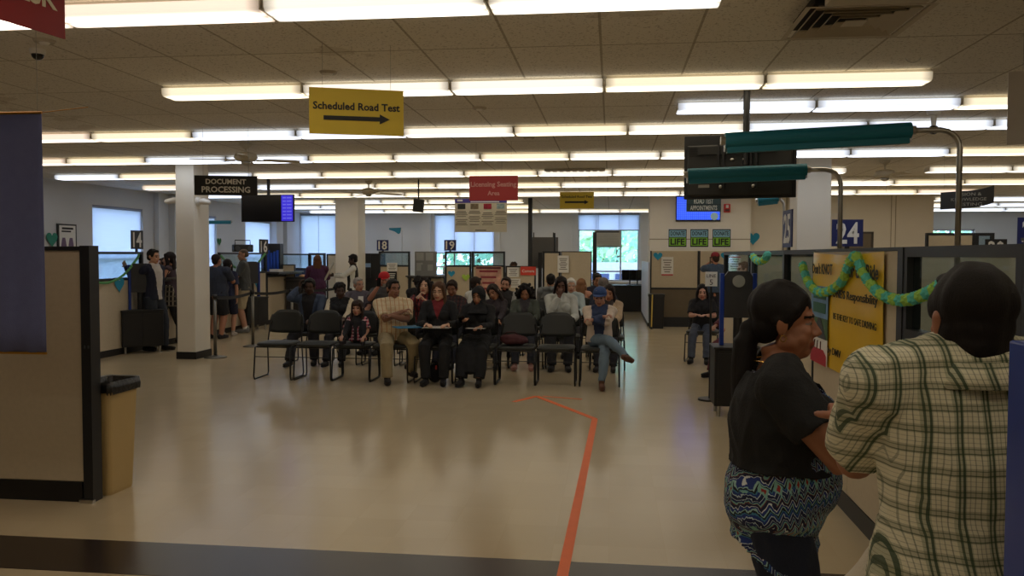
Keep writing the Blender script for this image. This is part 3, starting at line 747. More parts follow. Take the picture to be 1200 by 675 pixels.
# direction: local +x must run away from camera; screen faces -X world => rotz = +90deg  (local x -> +Y, local -y -> +X?) use -90 with origin at far end
def rscreen(label, ynear, yfar, **k):
    t = thing('cubicle_screen', label, 'cubicle panel', (PX, yfar, 0), -PI / 2); t['kind'] = 'thing'; cell(t, 0, yfar - ynear, PH, **k); return t
rscreen('glazed cubicle panel behind the head of the man in the plaid shirt', 3.18, ry(1068), glass_h=.36, fr=.05, dep=.07)
t = thing('cubicle_post', 'thick black cubicle corner post at the right edge', 'post', (PX, 3.1, 0)); f = MB(); f.box2((-.045, -.06, 0), (.045, .06, PH + .01)); f.build('upright', panel_metal, t, bevel=.004); f = MB(); f.box2((-.05, -.065, PH + .01), (.05, .065, PH + .02)); f.build('cap', grey_metal, t)
t = thing('cubicle_screen', 'solid beige cubicle panel carrying the yellow banner', 'cubicle panel', (PX, ry(959.5), 0), -PI / 2); t['kind'] = 'thing'
L_ = ry(959.5) - ry(1068)
f = MB(); f.box2((0, -.035, 0), (L_, .035, .12)); f.build('kick_plate', base_m, t)
f = MB(); f.box2((.03, -.03, .12), (L_ * .5 - .003, .03, PH - .02)); f.build('fabric_panel', panel_fabric, t, bevel=.005)
f = MB(); f.box2((L_ * .5 + .003, -.03, .12), (L_ - .08, .03, PH - .02)); f.build('fabric_panel', panel_fabric, t, bevel=.005)
f = MB(); f.box2((0, -.035, .12), (.03, .035, PH)); f.box2((L_ - .08, -.04, .12), (L_, .04, PH)); f.box2((.03, -.032, PH - .02), (L_ - .08, .032, PH)); f.box2((L_ * .5 - .003, -.02, .12), (L_ * .5 + .003, .02, PH - .02)); f.build('frame', panel_metal, t)
rscreen('glazed cubicle panel left of the yellow banner with a garland over it', ry(959.5), ry(922.5), glass_h=.36, fr=.035)
rscreen('glazed cubicle panel farther back on the right, behind the woman in black', ry(922.5), ry(884), glass_h=.36, fr=.04, framem=grey_metal)
rscreen('rearmost glazed cubicle panel of the right partition', ry(884), 11.2, glass_h=.36, fr=.04)
def cross(label, x0, Y, W, H=PH, **k): return screen(label, (x0, Y, 0), 0, W, H, **k)
cross('beige cubicle panel crossing the office behind the yellow banner', PX + .05, 9.7, 3.4, 1.64, glass_h=0)
cross('beige cubicle panel crossing the office behind the plaid shirt man', PX + 3.5, 9.7, 2.2, 1.64, glass_h=0)
a = at(1092, 273, 15); b = at(1160, 273, 15); 
cross('tall beige cubicle panel far right below the distant window', a.x - .1, 15, at(1142, 273, 15).x - a.x + .1, a.z, glass_h=0)
cross('narrow glazed cubicle panel far right beside the tall beige one', at(1142, 273, 15).x + .01, 15, .3, a.z, glass_h=.5, fr=.05)
cross('low beige cubicle panel far right under the 20 sign', at(1161, 290, 13).x, 13, 2.2, at(1160, 287, 13).z, glass_h=0)
# inside offices: desks with monitors behind the right partition
def desk(label, loc, rz, W=1.4, D=.7, m=laminate):
    t = thing('office_desk', label, 'desk', loc, rz)
    f = MB(); f.box((0, 0, .735), (W, D, .03)); f.build('desk_top', m, t, bevel=.004)
    for x in (-W / 2 + .03, W / 2 - .03):
        f = MB(); f.box((x, 0, .36), (.03, D * .9, .72)); f.build('side_panel', panel_metal, t)
    f = MB(); f.box((0, D * .3, .45), (W - .1, .02, .5)); f.build('modesty_panel', panel_metal, t)
    return t
def monitor(label, loc, rz, glow=False, W=.48):
    t = thing('computer_monitor', label, 'monitor', loc, rz)
    f = MB(); f.box((0, 0, .28), (W, .04, .3)); f.build('screen_housing', black_plastic, t, bevel=.006)
    f = MB(); f.box((0, -.022, .28), (W - .04, .003, .26)); f.build('screen', mat('monitor_glow', (150, 180, 220), .3, emit=((150, 185, 235), .9)) if glow else scr, t)
    f = MB(); f.cyl((0, .01, 0), (0, .01, .16), .02, n=10); f.build('stand', black_plastic, t); f = MB(); f.cyl((0, 0, 0), (0, 0, .015), .11, n=20); f.build('base', black_plastic, t)
    return t
desk('office desk behind the glazed panel near the plaid shirt', (2.2, 4.0, 0), PI / 2); monitor('black monitor on the desk behind the near glazed panel', (2.25, 4.0, .75), -PI / 2)
desk('office desk behind the garlanded glazed panel', (2.15, 7.0, 0), PI / 2, 1.0)
monitor('black monitor behind the garlanded glazed panel', (2.2, 6.9, .75), -PI / 2)
# number signs
def number(n_, label, c, rz, s_=.3, m=blue_sign):
    t = thing('number_sign', label, 'sign', c, rz)
    f = MB(); f.box((0, 0, 0), (s_ * 1.12, .012, s_)); f.build('board', m, t)
    text(n_, white_ink, t, (0, -.008, 0), height=s_ * .8, width=s_ * .82, bold=.02)
    f = MB(); f.box((0, .01, -s_ * .5 - .01), (.05, .02, .08)); f.build('bracket', panel_metal, t)
    return t
c = atX(927.5, 268, PX); number('25', 'navy 25 sign turned sideways on the right partition', (PX - .03, c.y, c.z), -PI / 2, .31)
number('24', 'large navy 24 sign above the yellow banner', at(993, 273, 9.7), 0, .30)
number('23', 'navy number sign cut off by the right edge', (at(1192, 271, 9.7).x + .17, 9.7, at(1193, 271, 9.7).z), 0, .30)
number('20', 'navy 20 sign showing only its upper half behind the right partition', at(1167, 291, 13.0) + Vector((0, -.0, 0)), 0, .27, black_sign)
c = atX(160.5, 281, -7.8); number('14', 'black 14 sign on the left counter window', (c.x, c.y, c.z), R(90), .31, black_sign)
c = atX(309, 290, -7.85); number('16', 'small 16 sign above the left counter behind the grey shirted man', (c.x, c.y, at(309, 289, c.y).z), R(82), .33, black_sign)
YR = 20.6
number('18', 'navy number sign nearer the second cream column, above the rear counters', at(448.5, 287.5, YR - .02), 0, .27); number('19', 'navy number sign above the rear screen with the paper hearts', at(527.5, 287.5, YR - .02), 0, .27)
# yellow banner on the partition (vinyl with ripples)
y0, y1 = atX(961, 300, PX).y, atX(1047, 300, PX).y; zt, zb = 1.635, .86
t = thing('vinyl_banner', 'yellow road safety banner on the right partition', 'banner', (PX - .034, y0, 0), -PI / 2)
Wb = y0 - y1; f = MB(); vs = []; fs = []; nx, nz = 40, 24
for i in range(nx + 1):
    for j in range(nz + 1):
        u, v = i / nx, j / nz
        vs.append((u * Wb, -.006 - .010 * (noise.noise(Vector((u * 5, v * 2.2, 3))) + .5) - .006 * abs(math.sin(u * 9)) * v ** 3, zb + (zt - zb) * v - .02 * math.sin(u * PI) * (j == nz)))
for i in range(nx):
    for j in range(nz): p = i * (nz + 1) + j; fs.append((p, p + nz + 1, p + nz + 2, p + 1))
f.add(vs, fs); f.build('vinyl_sheet', mat('yellow_vinyl', (232, 188, 30), .32, 0, .04), t, smooth=True)
text("Don't KNOT", black_ink, t, (Wb * .2, -.028, 1.52), width=Wb * .34, height=.075, bold=.015); text('for the Ride', black_ink, t, (Wb * .78, -.028, 1.52), width=Wb * .38, height=.085, bold=.015)
text("is EVERYONE'S Responsibility", black_ink, t, (Wb * .55, -.028, 1.36), width=Wb * .84, height=.07, bold=.012)
text('BE THE KEY TO SAFE DRIVING', black_ink, t, (Wb * .68, -.028, 1.22), width=Wb * .56, height=.04)
text('by DMV', black_ink, t, (Wb * .42, -.028, .98), width=Wb * .2, height=.06, bold=.01); text('Assoc', red_plastic, t, (Wb * .72, -.028, .98), width=Wb * .24, height=.05, bold=.012)
f = MB(); pw = Wb * .30; f.box2((.01, -.024, 1.18), (pw, -.022, 1.40)); f.build('sky_picture', mat('picture_sky', (110, 150, 190), .5, 0, .3, 6), t)
f = MB(); f.box2((.01, -.0245, 1.04), (pw, -.0225, 1.18)); f.build('road_picture', mat('picture_verge', (64, 96, 50), .5, 0, .3, 12), t)
f = MB(); f.prism([(.1, 1.04), (pw - .02, 1.04), (pw * .62, 1.18), (pw * .5, 1.18)], .002, Matrix.Translation((0, -.0265, 0))); f.build('road_strip', mat('picture_road', (60, 62, 66), .6), t)
f = MB(); f.box2((.09, -.028, 1.31), (pw * .9, -.026, 1.375)); f.box2((.09, -.028, 1.215), (pw * .9, -.026, 1.285)); f.build('printed_road_sign', mat('picture_sign_green', (24, 92, 60), .5), t)
f = MB(); f.box2((.01, -.0245, .86), (pw, -.0225, 1.04)); f.build('white_picture', paper, t)
f = MB(); f.prism([(.02, .86), (pw - .02, .86), (pw - .02, .93), (pw * .8, .965), (pw * .3, .965), (.03, .93)], .002, Matrix.Translation((0, -.0265, 0))); f.build('printed_car', mat('picture_red', (180, 30, 50), .5), t)
f = MB(); 
for q in range(3): f.tube([(pw * (.25 + .2 * q), -.028, .96), (pw * (.32 + .17 * q), -.028, 1.02)], .004)
f.build('printed_driver', mat('picture_brown', (90, 40, 30), .5), t)
# garlands: crepe paper rings strung along a line
def garland(name, label, pts, r=.028, step=.034, ms=None, seed=1):
    """pts world; alternating tissue puffs"""
    rr = random.Random(seed); P = [Vector(p) for p in pts]; base = P[0].copy()
    t = thing(name, label, 'garland', base)
    cat_ = [[], []]; S = []
    for i in range(len(P) - 1):
        p0 = P[max(i - 1, 0)]; p1 = P[i]; p2 = P[i + 1]; p3 = P[min(i + 2, len(P) - 1)]
        for k in range(14):
            u = k / 14; S.append(.5 * ((2 * p1) + (p2 - p0) * u + (2 * p0 - 5 * p1 + 4 * p2 - p3) * u * u + (3 * p1 - p0 - 3 * p2 + p3) * u ** 3))
    S.append(P[-1]); d = 0; k = 0
    for q in range(1, len(S)):
        d += (S[q] - S[q - 1]).length
        if d >= step:
            d = 0; k += 1; tdir = (S[q] - S[q - 1]).normalized(); f = MB()
            rot = tdir.to_track_quat('Z', 'Y').to_matrix() @ Matrix.Rotation(rr.random() * 3, 3, 'Z')
            n = 14; vs = []
            for z_, sc_ in ((-.55, .5), (-.35, 1.0), (.0, .75), (.35, 1.0), (.55, .5)):
                for j in range(n):
                    th = 2 * PI * j / n; rad = r * sc_ * (1 + .22 * (j % 2) + .12 * rr.random())
                    vs.append(rot @ Vector((math.cos(th) * rad, math.sin(th) * rad, z_ * step * 1.5)) + S[q] - base)
            fa = [(a * n + j, a * n + (j + 1) % n, (a + 1) * n + (j + 1) % n, (a + 1) * n + j) for a in range(4) for j in range(n)] + [tuple(reversed(range(n))), tuple(4 * n + j for j in range(n))]
            f.add(vs, fa); f.build('paper_puff', (teal_paper, green_paper)[(k // 2) % 2] if not ms else mat('pale_green_tissue', (96, 160, 100), .8, 0, .1), t)
    f = MB(); f.tube([s - base for s in S[::4]] + [S[-1] - base], .002, n=5); f.build('string', wire_m, t)
    return t
X_ = PX - .07
garland('paper_garland', 'teal and green tissue garland draped over the yellow banner', [atX(940, 308, X_ + .02), atX(947, 330, X_), atX(962, 343, X_), atX(985, 332, X_), atX(997, 306, X_), atX(1004, 301, X_), atX(1012, 320, X_), atX(1030, 343, X_), atX(1056, 352, X_), atX(1084, 345, X_), atX(1110, 330, X_)], r=.026, step=.03)
XLc = -7.72
garland('paper_garland', 'pale green garland across the left counter under the 14 sign', [atX(114, 331, XLc), atX(128, 331, XLc), atX(145, 322, XLc), atX(160, 304, XLc), atX(163, 297, XLc)], r=.017, step=.04, seed=3, ms=1)
garland('paper_garland', 'green garland hanging behind the head of the man in the grey shirt', [atX(258, 299, XLc), atX(265, 306, XLc), atX(275, 313, XLc)], r=.02, step=.05, seed=5, ms=1)
garland('paper_garland', 'pale green garland slanting below the 16 sign', [atX(299, 312, XLc), atX(305, 305, XLc), atX(311, 297, XLc)], r=.02, step=.05, seed=6, ms=1)
garland('paper_garland', 'small turquoise garland on the far right glazed panel', [atX(882, 300, X_), atX(888, 306, X_), atX(895, 305, X_), atX(899, 299, X_)], r=.03, step=.04, seed=7)
# backdrop rollers on bent steel poles
def roller(label, px, yb, yt, Y, xl, xr, r, droop=0):
    base = at(px, yb, Y); t = thing('backdrop_stand', label, 'backdrop roller', (base.x, Y, 0))
    zt = at(px, yt, Y).z; Lr = at(xl, yt, Y); Rr = at(xr, yt, Y); dx0, dx1 = Lr.x - base.x, Rr.x - base.x
    f = MB(); f.tube([(0, 0, 0), (0, 0, zt - .12)] + [(-.12 + .12 * math.cos(a), 0, zt - .12 + .12 * math.sin(a)) for a in (.3, .6, .9, 1.2, PI / 2)] + [(dx1 - .02, 0, zt)], .018, n=12)
    f.build('steel_pole', chrome, t, smooth=True)
    f = MB(); f.cyl((0, 0, 0), (0, 0, .02), .16, n=24); f.build('floor_plate', chrome, t)
    f = MB(); f.loft([(dx0, 0, zt + droop), (dx1, 0, zt)], [(r, r)], side=(0, 1, 0), n=20); f.build('rolled_backdrop', teal_vinyl, t, smooth=False)
    f = MB(); f.box(((dx0 + dx1) / 2, -.0, zt + droop / 2 - r * 1.15), (dx1 - dx0 - .02, r * .9, r * .9), Matrix.Rotation(math.atan2(droop, dx1 - dx0), 3, 'Y')); f.build('backdrop_hem', teal_vinyl, t)
    for x, z in ((dx0, zt + droop), (dx1, zt)):
        f = MB(); f.cyl((x - .03, 0, z), (x + .03, 0, z), r * .55, n=14); f.cyl((x, 0, z), (x, 0, z - r * 1.4), .01, n=8); f.build('end_bracket', chrome, t, smooth=False)
    return t
roller('nearest teal rolled photo backdrop on a bent steel pole, right', 1122, 290, 152, 5.6, 850, 1067, .052, -.05)
roller('second teal rolled photo backdrop on a bent steel pole, below the first', 984, 285, 198.5, 6.6, 806, 945, .046, -.03)
roller('third teal rolled photo backdrop, only its end showing under the television', 918, 290, 232, 11.8, 888, 912, .05, -.03)
roller('distant teal photo backdrop roll left of the hanging black television', 236, 290, 260, 17.5, 237.5, 271, .03)
# small draped flag on pole behind the 18 sign
p = at(471, 268, 22.5); t = thing('backdrop_stand', 'folded teal backdrop hooked on a thin pole above the 18 counter', 'backdrop roller', (p.x, 22.5, 0))
f = MB(); f.tube([(0, 0, 0), (0, 0, p.z - .06), (-.03, 0, p.z), (-.1, 0, p.z)], .014, n=8); f.build('steel_pole', chrome, t)
f = MB(); f.prism([(-.36, .02), (-.02, .03), (-.05, -.12), (-.1, -.15), (-.2, -.08), (-.36, -.03)], .05, Matrix.Translation((0, 0, p.z))); f.build('folded_backdrop', teal_vinyl, t, bevel=.01)
# ---- kiosks: black cabinet on steel legs with blue posts and a tilted panel
def kiosk(label, loc, rz, mirror=True, w_=.46):
    t = thing('service_kiosk', label, 'kiosk', loc, rz)
    f = MB(); f.box2((-w_ / 2, -.2, .11), (w_ / 2, .2, .68)); f.build('cabinet', black_plastic, t, bevel=.006)
    f = MB(); f.box2((-w_ / 2 - .01, -.21, .68), (w_ / 2 + .01, .21, .7)); f.build('cabinet_top', black_metal, t, bevel=.003)
    f = MB(); f.box2((-w_ / 2 + .03, -.206, .14), (-.006, -.2, .64)); f.build('cabinet_door', black_metal, t); f = MB(); f.box2((.006, -.206, .14), (w_ / 2 - .03, -.2, .64)); f.build('cabinet_door', black_metal, t)
    for x in (-w_ / 2 + .05, w_ / 2 - .05):
        for y in (-.15, .15):
            f = MB(); f.cyl((x, y, 0), (x, y, .115), .018, n=12); f.build('leg', chrome, t)
    for x in (-.16, .16):
        f = MB(); f.box2((x - .02, .0, .7), (x + .02, .07, 1.43)); f.build('blue_post', blue_post, t, bevel=.004)
    f = MB(); f.prism([(-.138, .98), (.138, .98), (.138, 1.40), (.10, 1.45), (-.10, 1.45), (-.138, 1.40)], .06, Matrix.Translation((0, .03, 0))); f.build('display_panel', mat('kiosk_panel', (46, 46, 48), .5), t)
    if mirror:
        f = MB(); f.cyl((0, -.002, 1.35), (0, -.012, 1.35), .062, n=28); f.build('round_mirror', mat('mirror_grey', (190, 192, 186), .25, .6), t)
    f = MB(); f.cyl((0, .03, .7), (0, .03, .98), .045, n=16); f.build('neck', black_metal, t)
    return t
kiosk('vision test kiosk with blue posts and round mirror behind the woman in black', (1.28, 8.6, 0), R(0), True, .5)
c = fl(158, 414); kiosk('kiosk with blue posts on the left, the navy jacketed man leaning on it', (-7.62, 12.75, 0), R(40), False, .62)
p = fl(294, 386); kiosk('kiosk standing behind the man in the grey shirt', (p.x + .05, p.y, 0), R(55), False, .5)
kn = kiosk('nearest kiosk, its royal blue post cut off by the right edge', ((1175 - 716) / 975 * 1.3 + .182, 1.30, 0), R(0), False, .5); kn.scale = (1, 1, 1.035)
# ---- stanchions with belts
def stanchion(label, loc, h=.98):
    t = thing('belt_stanchion', label, 'stanchion', loc)
    f = MB(); f.loft([(0, 0, 0), (0, 0, .012), (0, 0, .03), (0, 0, .04)], [.17, .17, .08, .03], n=28); f.build('base', dull_steel, t, smooth=True)
    f = MB(); f.cyl((0, 0, .03), (0, 0, h - .06), .026, n=16); f.build('post', dull_steel, t, smooth=True)
    f = MB(); f.cyl((0, 0, h - .06), (0, 0, h), .034, n=16); f.build('belt_head', black_plastic, t, smooth=True)
    return t
def belt(label, a, b, z=.93, sag=.03):
    t = thing('queue_belt', label, 'belt', (0, 0, 0)); f = MB(); vs = []; n = 12; a = Vector(a); b = Vector(b); t.location = (a.x, a.y, 0)
    nrm = Vector((-(b - a).y, (b - a).x, 0)).normalized() * .0015
    for i in range(n + 1):
        u = i / n; p = a.lerp(b, u) - Vector((a.x, a.y, 0)); zz = z - sag * 4 * u * (1 - u)
        for s in (-1, 1):
            vs += [Vector((p.x, p.y, zz - .025)) + nrm * s, Vector((p.x, p.y, zz + .025)) + nrm * s]
    fs = []
    for i in range(n):
        k = i * 4; j = k + 4
        fs += [(k, k + 1, j + 1, j), (k + 2, j + 2, j + 3, k + 3), (k + 1, k + 3, j + 3, j + 1), (k, j, j + 2, k + 2)]
    f.add(vs, fs); f.build('webbing', mat('black_belt', (26, 26, 30), .7), t)
s1, s2 = fl(252.5, 419), fl(296.5, 406); s3, s4 = at(342, 345, 15.0), at(400, 345, 16.2); s5 = at(226, 380, 11.2)
for p in (s3, s4): p.z = 0
s1.z = s2.z = 0
stanchion('steel belt post just right of the square cream column', s1); stanchion('steel belt post between the shorts wearing man and the empty chair', s2)
stanchion('belt post behind the woman on the phone', s3, .95); stanchion('belt post near the standing man in the vest', s4, .95)
belt('black queue belt left of the empty chairs', s1 + Vector((.04, 0, 0)), s2 - Vector((0.03, .0, 0)))
belt('black queue belt running behind the woman on the phone', s2 + Vector((.04, 0, 0)), s3 - Vector((.04, 0, 0)))
belt('black queue belt near the standing man in the vest', s3 + Vector((.04, 0, 0)), s4 - Vector((.04, 0, 0)))
# ---- left counter run (faces +X), X=-7.8 from y 11.8 to 19
def lscreen(label, ynear, yfar, H=1.64, **k):
    t = thing('cubicle_screen', label, 'cubicle panel', (-7.8, ynear, 0), PI / 2); t['kind'] = 'thing'; cell(t, 0, yfar - ynear, H, **k); return t
def ly(px): return atX(px, 300, -7.8).y
e = [11.6, ly(166), ly(205), ly(256), ly(311)]
lscreen('glazed counter screen nearest on the left, behind the leaned-on kiosk', 11.6, ly(166), glass_h=.38)
lscreen('low beige counter front behind the two women on the left', ly(166) + .02, ly(205), H=1.12, glass_h=0)
lscreen('low beige counter front behind the big man in the navy shirt', ly(205) + .02, ly(256), H=1.12, glass_h=0)
lscreen('glazed counter screen carrying the black portable radio', ly(256) + .02, ly(311), glass_h=.38)
lscreen('low beige counter front behind the belt post', ly(311) + .02, ly(345), H=1.12, glass_h=0)
def slab(label, a, b, name='service_counter', m=laminate, th=.035):
    c = [(a[i] + b[i]) / 2 for i in range(3)]; t = thing(name, label, 'counter', c)
    f = MB(); f.box((0, 0, 0), (abs(b[0] - a[0]), abs(b[1] - a[1]), th)); f.build('work_surface', m, t, bevel=.004)
    f = MB(); f.box((0, 0, -th), (abs(b[0] - a[0]) - .08, abs(b[1] - a[1]) - .08, .03)); f.build('support_rail', panel_metal, t)
slab('dark counter top behind the two women on the left', (-8.35, ly(166) + .05, 1.18), (-7.6, ly(256) - .05, 1.18))
slab('dark counter top with papers behind the belt post', (-8.35, ly(311) + .05, 1.18), (-7.5, ly(311) + 1.6, 1.18))
# radio, people counters
p = atX(277, 290, -7.8); t = thing('portable_radio', 'black portable radio standing on the left counter screen', 'radio', (-7.8, p.y + .3, 1.64), R(50))
f = MB(); f.box((0, 0, .09), (.44, .12, .16)); f.build('body', black_plastic, t, bevel=.02)
f = MB(); f.tube([(-.17, 0, .16), (-.17, 0, .26), (.17, 0, .26), (.17, 0, .16)], .01); f.build('handle', black_plastic, t)
for x in (-.14, .14): f = MB(); f.cyl((x, -.058, .09), (x, -.066, .09), .055, n=20); f.build('speaker_cone', grey_metal, t)
# blue binders tower near 16 (rack of blue brochures)
p = at(317, 300, 19.2); t = thing('brochure_rack', 'dark rack of blue folders at the far left counter', 'rack', (p.x, 19.2, 0), 0)
f = MB(); f.box2((-.24, -.15, 0), (.24, .2, 1.2)); f.box2((-.24, .0, 1.2), (.24, .2, 1.86)); f.build('rack_body', black_metal, t)
for i in range(6):
    f = MB(); f.box((-.19 + .076 * i, -.03, 1.45), (.055, .03, .38 + .06 * (i % 3))); f.build('blue_folder', mat('folder_blue', (24, 70, 170), .5), t)
def paper_stack(label, c, rz=0, n=5, w_=.22, d_=.28, m=paper, h=.012, name='paper_stack'):
    t = thing(name, label, 'papers', c, rz)
    for i in range(n):
        f = MB(); f.box((.006 * math.sin(i * 2.1), .005 * math.cos(i * 1.7), h * (i + .5)), (w_, d_, h * .9), math.sin(i * 1.3) * .08); f.build('sheet', m, t)
paper_stack('stack of white papers on the far left counter top', (-7.75, ly(311) + .5, 1.198))
p = at(366, 324, 19.5)
t = thing('orange_tray', 'orange oval tray on the counter beside the person in purple', 'tray', (at(355, 324, 19.5).x, 19.5, at(355, 326, 19.5).z)); f = MB(); f.loft([(0, 0, 0), (0, 0, .03)], [(.16, .12), (.22, .16)], n=24); f.build('rim', mat('orange_wicker', (190, 120, 60), .6), t); f = MB(); f.ball((0, 0, .05), (.1, .08, .04)); f.build('contents', mat('peach_contents', (210, 160, 110), .7), t, smooth=True)
slab('counter top under the orange tray', (at(340, 326, 19.5).x, 19.1, t.location.z - .03), (at(372, 326, 19.5).x, 19.9, t.location.z - .03))
t = thing('pedestal_cabinet', 'dark counter base under the orange tray', 'counter', (at(356, 326, 19.5).x, 19.5, 0)); f = MB(); f.box((0, 0, .55), (.62, .7, 1.02)); f.build('body', mat('counter_dark', (52, 50, 50), .6), t); f = MB(); f.box((0, 0, .05), (.56, .66, .1)); f.build('plinth', base_m, t)
# hearts cut from card
def heart(label, c, rz, s_, m):
    t = thing('paper_heart', label, 'paper heart', c, rz); pts = []
    for i in range(28):
        a = 2 * PI * i / 28; pts.append((s_ * math.sin(a) ** 3, s_ * (13 * math.cos(a) - 5 * math.cos(2 * a) - 2 * math.cos(3 * a) - math.cos(4 * a)) / 16))
    f = MB(); f.prism(pts, .004); f.build('cut_card', m, t); f = MB(); f.box((0, -.003, s_ * .5), (.02, .002, .015)); f.build('tape', white_plastic, t)
heart('teal paper heart below the pale green garland, left counter', atX(140, 333, -7.76), PI / 2, .13, aqua_card)
heart('teal paper heart behind the grey shirted man legs, left counter', atX(301, 330, -7.76), PI / 2, .14, aqua_card)
heart('blue paper heart on the rear panel below the 19 sign', at(529, 320.5, YR - .05), 0, .09, aqua_card)
heart('lime paper heart on the rear panel right of the blue heart', at(546, 325, YR - .05), 0.1, .1, lime_card)
heart('aqua paper heart on the left rear wall panel', at(771, 300, 19.0 - .06), 0, .1, aqua_card)
heart('aqua paper heart beside the man in the red cap', at(850, 300, 19.0 - .06), 0, .1, aqua_card)
heart('lime paper heart on the cubicle panel in front of the woman face', atX(947, 366, PX - .04), -PI / 2, .07, lime_card)
# small bows / fish above
heart('green and blue bow on the cream wall right of the posters', at(882.5, 279, YC + .55), .3, .17, aqua_card)
heart('small green paper bow high on the left wall', atX(257, 283, XL + .03), PI / 2, .12, mat('dark_green_card', (40, 110, 60), .7))
heart('teal and green bow beside the framed notice', atX(61, 280, XL + .03), PI / 2, .16, mat('teal_card', (40, 130, 110), .7))
# ---- rear counter row at YR
def rcell(label, l, r, top, **k):
    a = at(l, top, YR); b = at(r, top, YR); t = thing('cubicle_screen', label, 'cubicle panel', (a.x, YR, 0)); t['kind'] = 'thing'; cell(t, 0, b.x - a.x, a.z, **k); return t
rcell('leftmost glazed rear counter screen with black striped notice below', 444, 480.5, 294.5, glass_h=.3, fr=.045)
rcell('glazed rear counter screen with a blue and a lime paper heart', 521.5, 552.5, 294.5, glass_h=.3, fr=.045)
rcell('glazed rear counter screen with a poster below its glass', 553, 592, 294.5, glass_h=.3, fr=.045)
rcell('low rear panel carrying the red Camera sign', 592.5, 628, 311.5, glass_h=0, fr=.035)
rcell('wide plain beige rear panel behind the hooded man', 657.5, 693.5, 294.5, glass_h=0, fr=.02)
rcell('plain beige rear panel left of the wide one', 636, 657, 294.5, glass_h=0, fr=.045)
rcell('low beige panel between the 18 and 19 counters', 481, 521, 325, glass_h=0, fr=.02)
a = at(478, 325, YR); b = at(521, 325, YR); slab('counter ledge between the 18 and 19 signs', (a.x, YR - .25, a.z + .03), (b.x, YR + .25, a.z + .03))
t = thing('notice_board', 'grey board full of paper notices between the 18 and 19 signs', 'board', (at(499, 308, YR + .3).x, YR + .3, at(499, 309, YR + .3).z)); 
Wn = (at(507, 300, YR).x - at(481, 300, YR).x); Hn = .62; f = MB(); f.box((0, 0, 0), (Wn, .03, Hn)); f.build('backing', mat('grey_felt', (140, 140, 138), .9), t)
for i, (x, z, w_, h_) in enumerate(((-.15, .18, .2, .2), (.1, .18, .2, .2), (-.18, -.08, .12, .2), (-.1, .0, .05, .05), (.12, -.1, .14, .16))): f = MB(); f.box((x, -.018, z), (w_, .003, h_)); f.build('notice', mat('notice_paper', (170, 170, 166), .8), t)
# poster + notices
def notice(label, l, r, top, bot, Y, m=paper, lines=5, name='paper_notice', ink=None, head=None):
    a, b = at(l, top, Y), at(r, bot, Y); t = thing(name, label, 'notice', (a + b) / 2); W_, H_ = b.x - a.x, a.z - b.z
    f = MB(); f.box((0, 0, 0), (W_, .003, H_)); f.build('sheet', m, t)
    f = MB()
    for i in range(lines): f.box((0, -.003, H_ * (.32 - .62 * i / max(1, lines - 1))), (W_ * (.72 - .12 * (i % 3)), .002, H_ * .3 / lines))
    f.build('printed_lines', ink or mat('grey_print', (120, 112, 100)), t)
    if head: f = MB(); f.box((0, -.003, H_ * (.44 if head[1] else -.46)), (W_ * .96, .002, H_ * .07)); f.build('colour_band', head[0], t)
    return t
YN = YR - .05
notice('white paper notice below the 18 glass', 453.5, 465.5, 308, 318, YN); notice('black and white notice below the first paper', 454, 465, 318, 333, YN, black_ink, 5, ink=white_ink)
notice('white notice left of the red Camera sign', 594.5, 608, 313.5, 324.5, YN); notice('lower white notice under the first beside the Camera sign', 596.5, 610, 326.5, 337, YN)
t, W, H = px_sign('camera_sign', 'small orange red Camera sign on the rear panel', 'sign', 610, 628, 312.5, 322.5, YN, mat('orange_red_card', (216, 66, 48), .6), wires=False); text('Camera', white_ink, t, (0, -.005, 0), width=W * .8, bold=.01)
notice('white notice pinned on the wide beige rear panel', 653.5, 666.5, 299.5, 319.5, YN - .02, lines=7)
notice('pink and red poster below the rear glass screen', 557.5, 587.5, 312, 345, YN, mat('poster_pink', (196, 150, 130), .7, 0, .5, 6), 4, name='wall_poster', ink=mat('poster_red_ink', (140, 50, 60), .7), head=(mat('poster_maroon', (90, 36, 44), .7), True))
# back corridor: white side wall, desk with monitors
mb = MB(); mb.box2((x0 - .02, 19.0, 0), (x0 + .03, YC - .01, 1.72)); t = thing('cubicle_screen', 'white end panel edge of the cream wall counter', 'cubicle panel', (x0 - .05, 19.0, 0)); t['kind'] = 'thing'
f = MB(); f.box2((-.02, 0, .08), (.02, 4.2, 1.45)); f.build('fabric_panel', mat('white_side_panel', (200, 205, 215), .5), t); f = MB(); f.box2((-.025, 0, 0), (.025, 4.2, .08)); f.build('kick_plate', base_m, t)
desk('dark desk at the end of the far corridor below the window', (at(730, 350, 24.0).x, 24.2, 0), 0, 2.2, .8, black_plastic)
f = MB(); f.box2((-1.08, -.36, 0), (1.08, -.33, .72)); f.build('front_panel', black_plastic, [o for o in COL.objects if o.name.startswith('office_desk')][-1])
for px, g in ((738, False), (747, False), (754, False)): monitor('black monitor at px %d' % px, (at(px, 328, 24.2).x, 24.2, .755), R(-20 + (px - 738) * 3), g)
_ms = [o for o in COL.objects if o.name.startswith('computer_monitor')][-3:]
for o, l in zip(_ms, ('left monitor on the far corridor desk', 'middle monitor on the far corridor desk', 'right monitor on the far corridor desk')): o['label'] = l
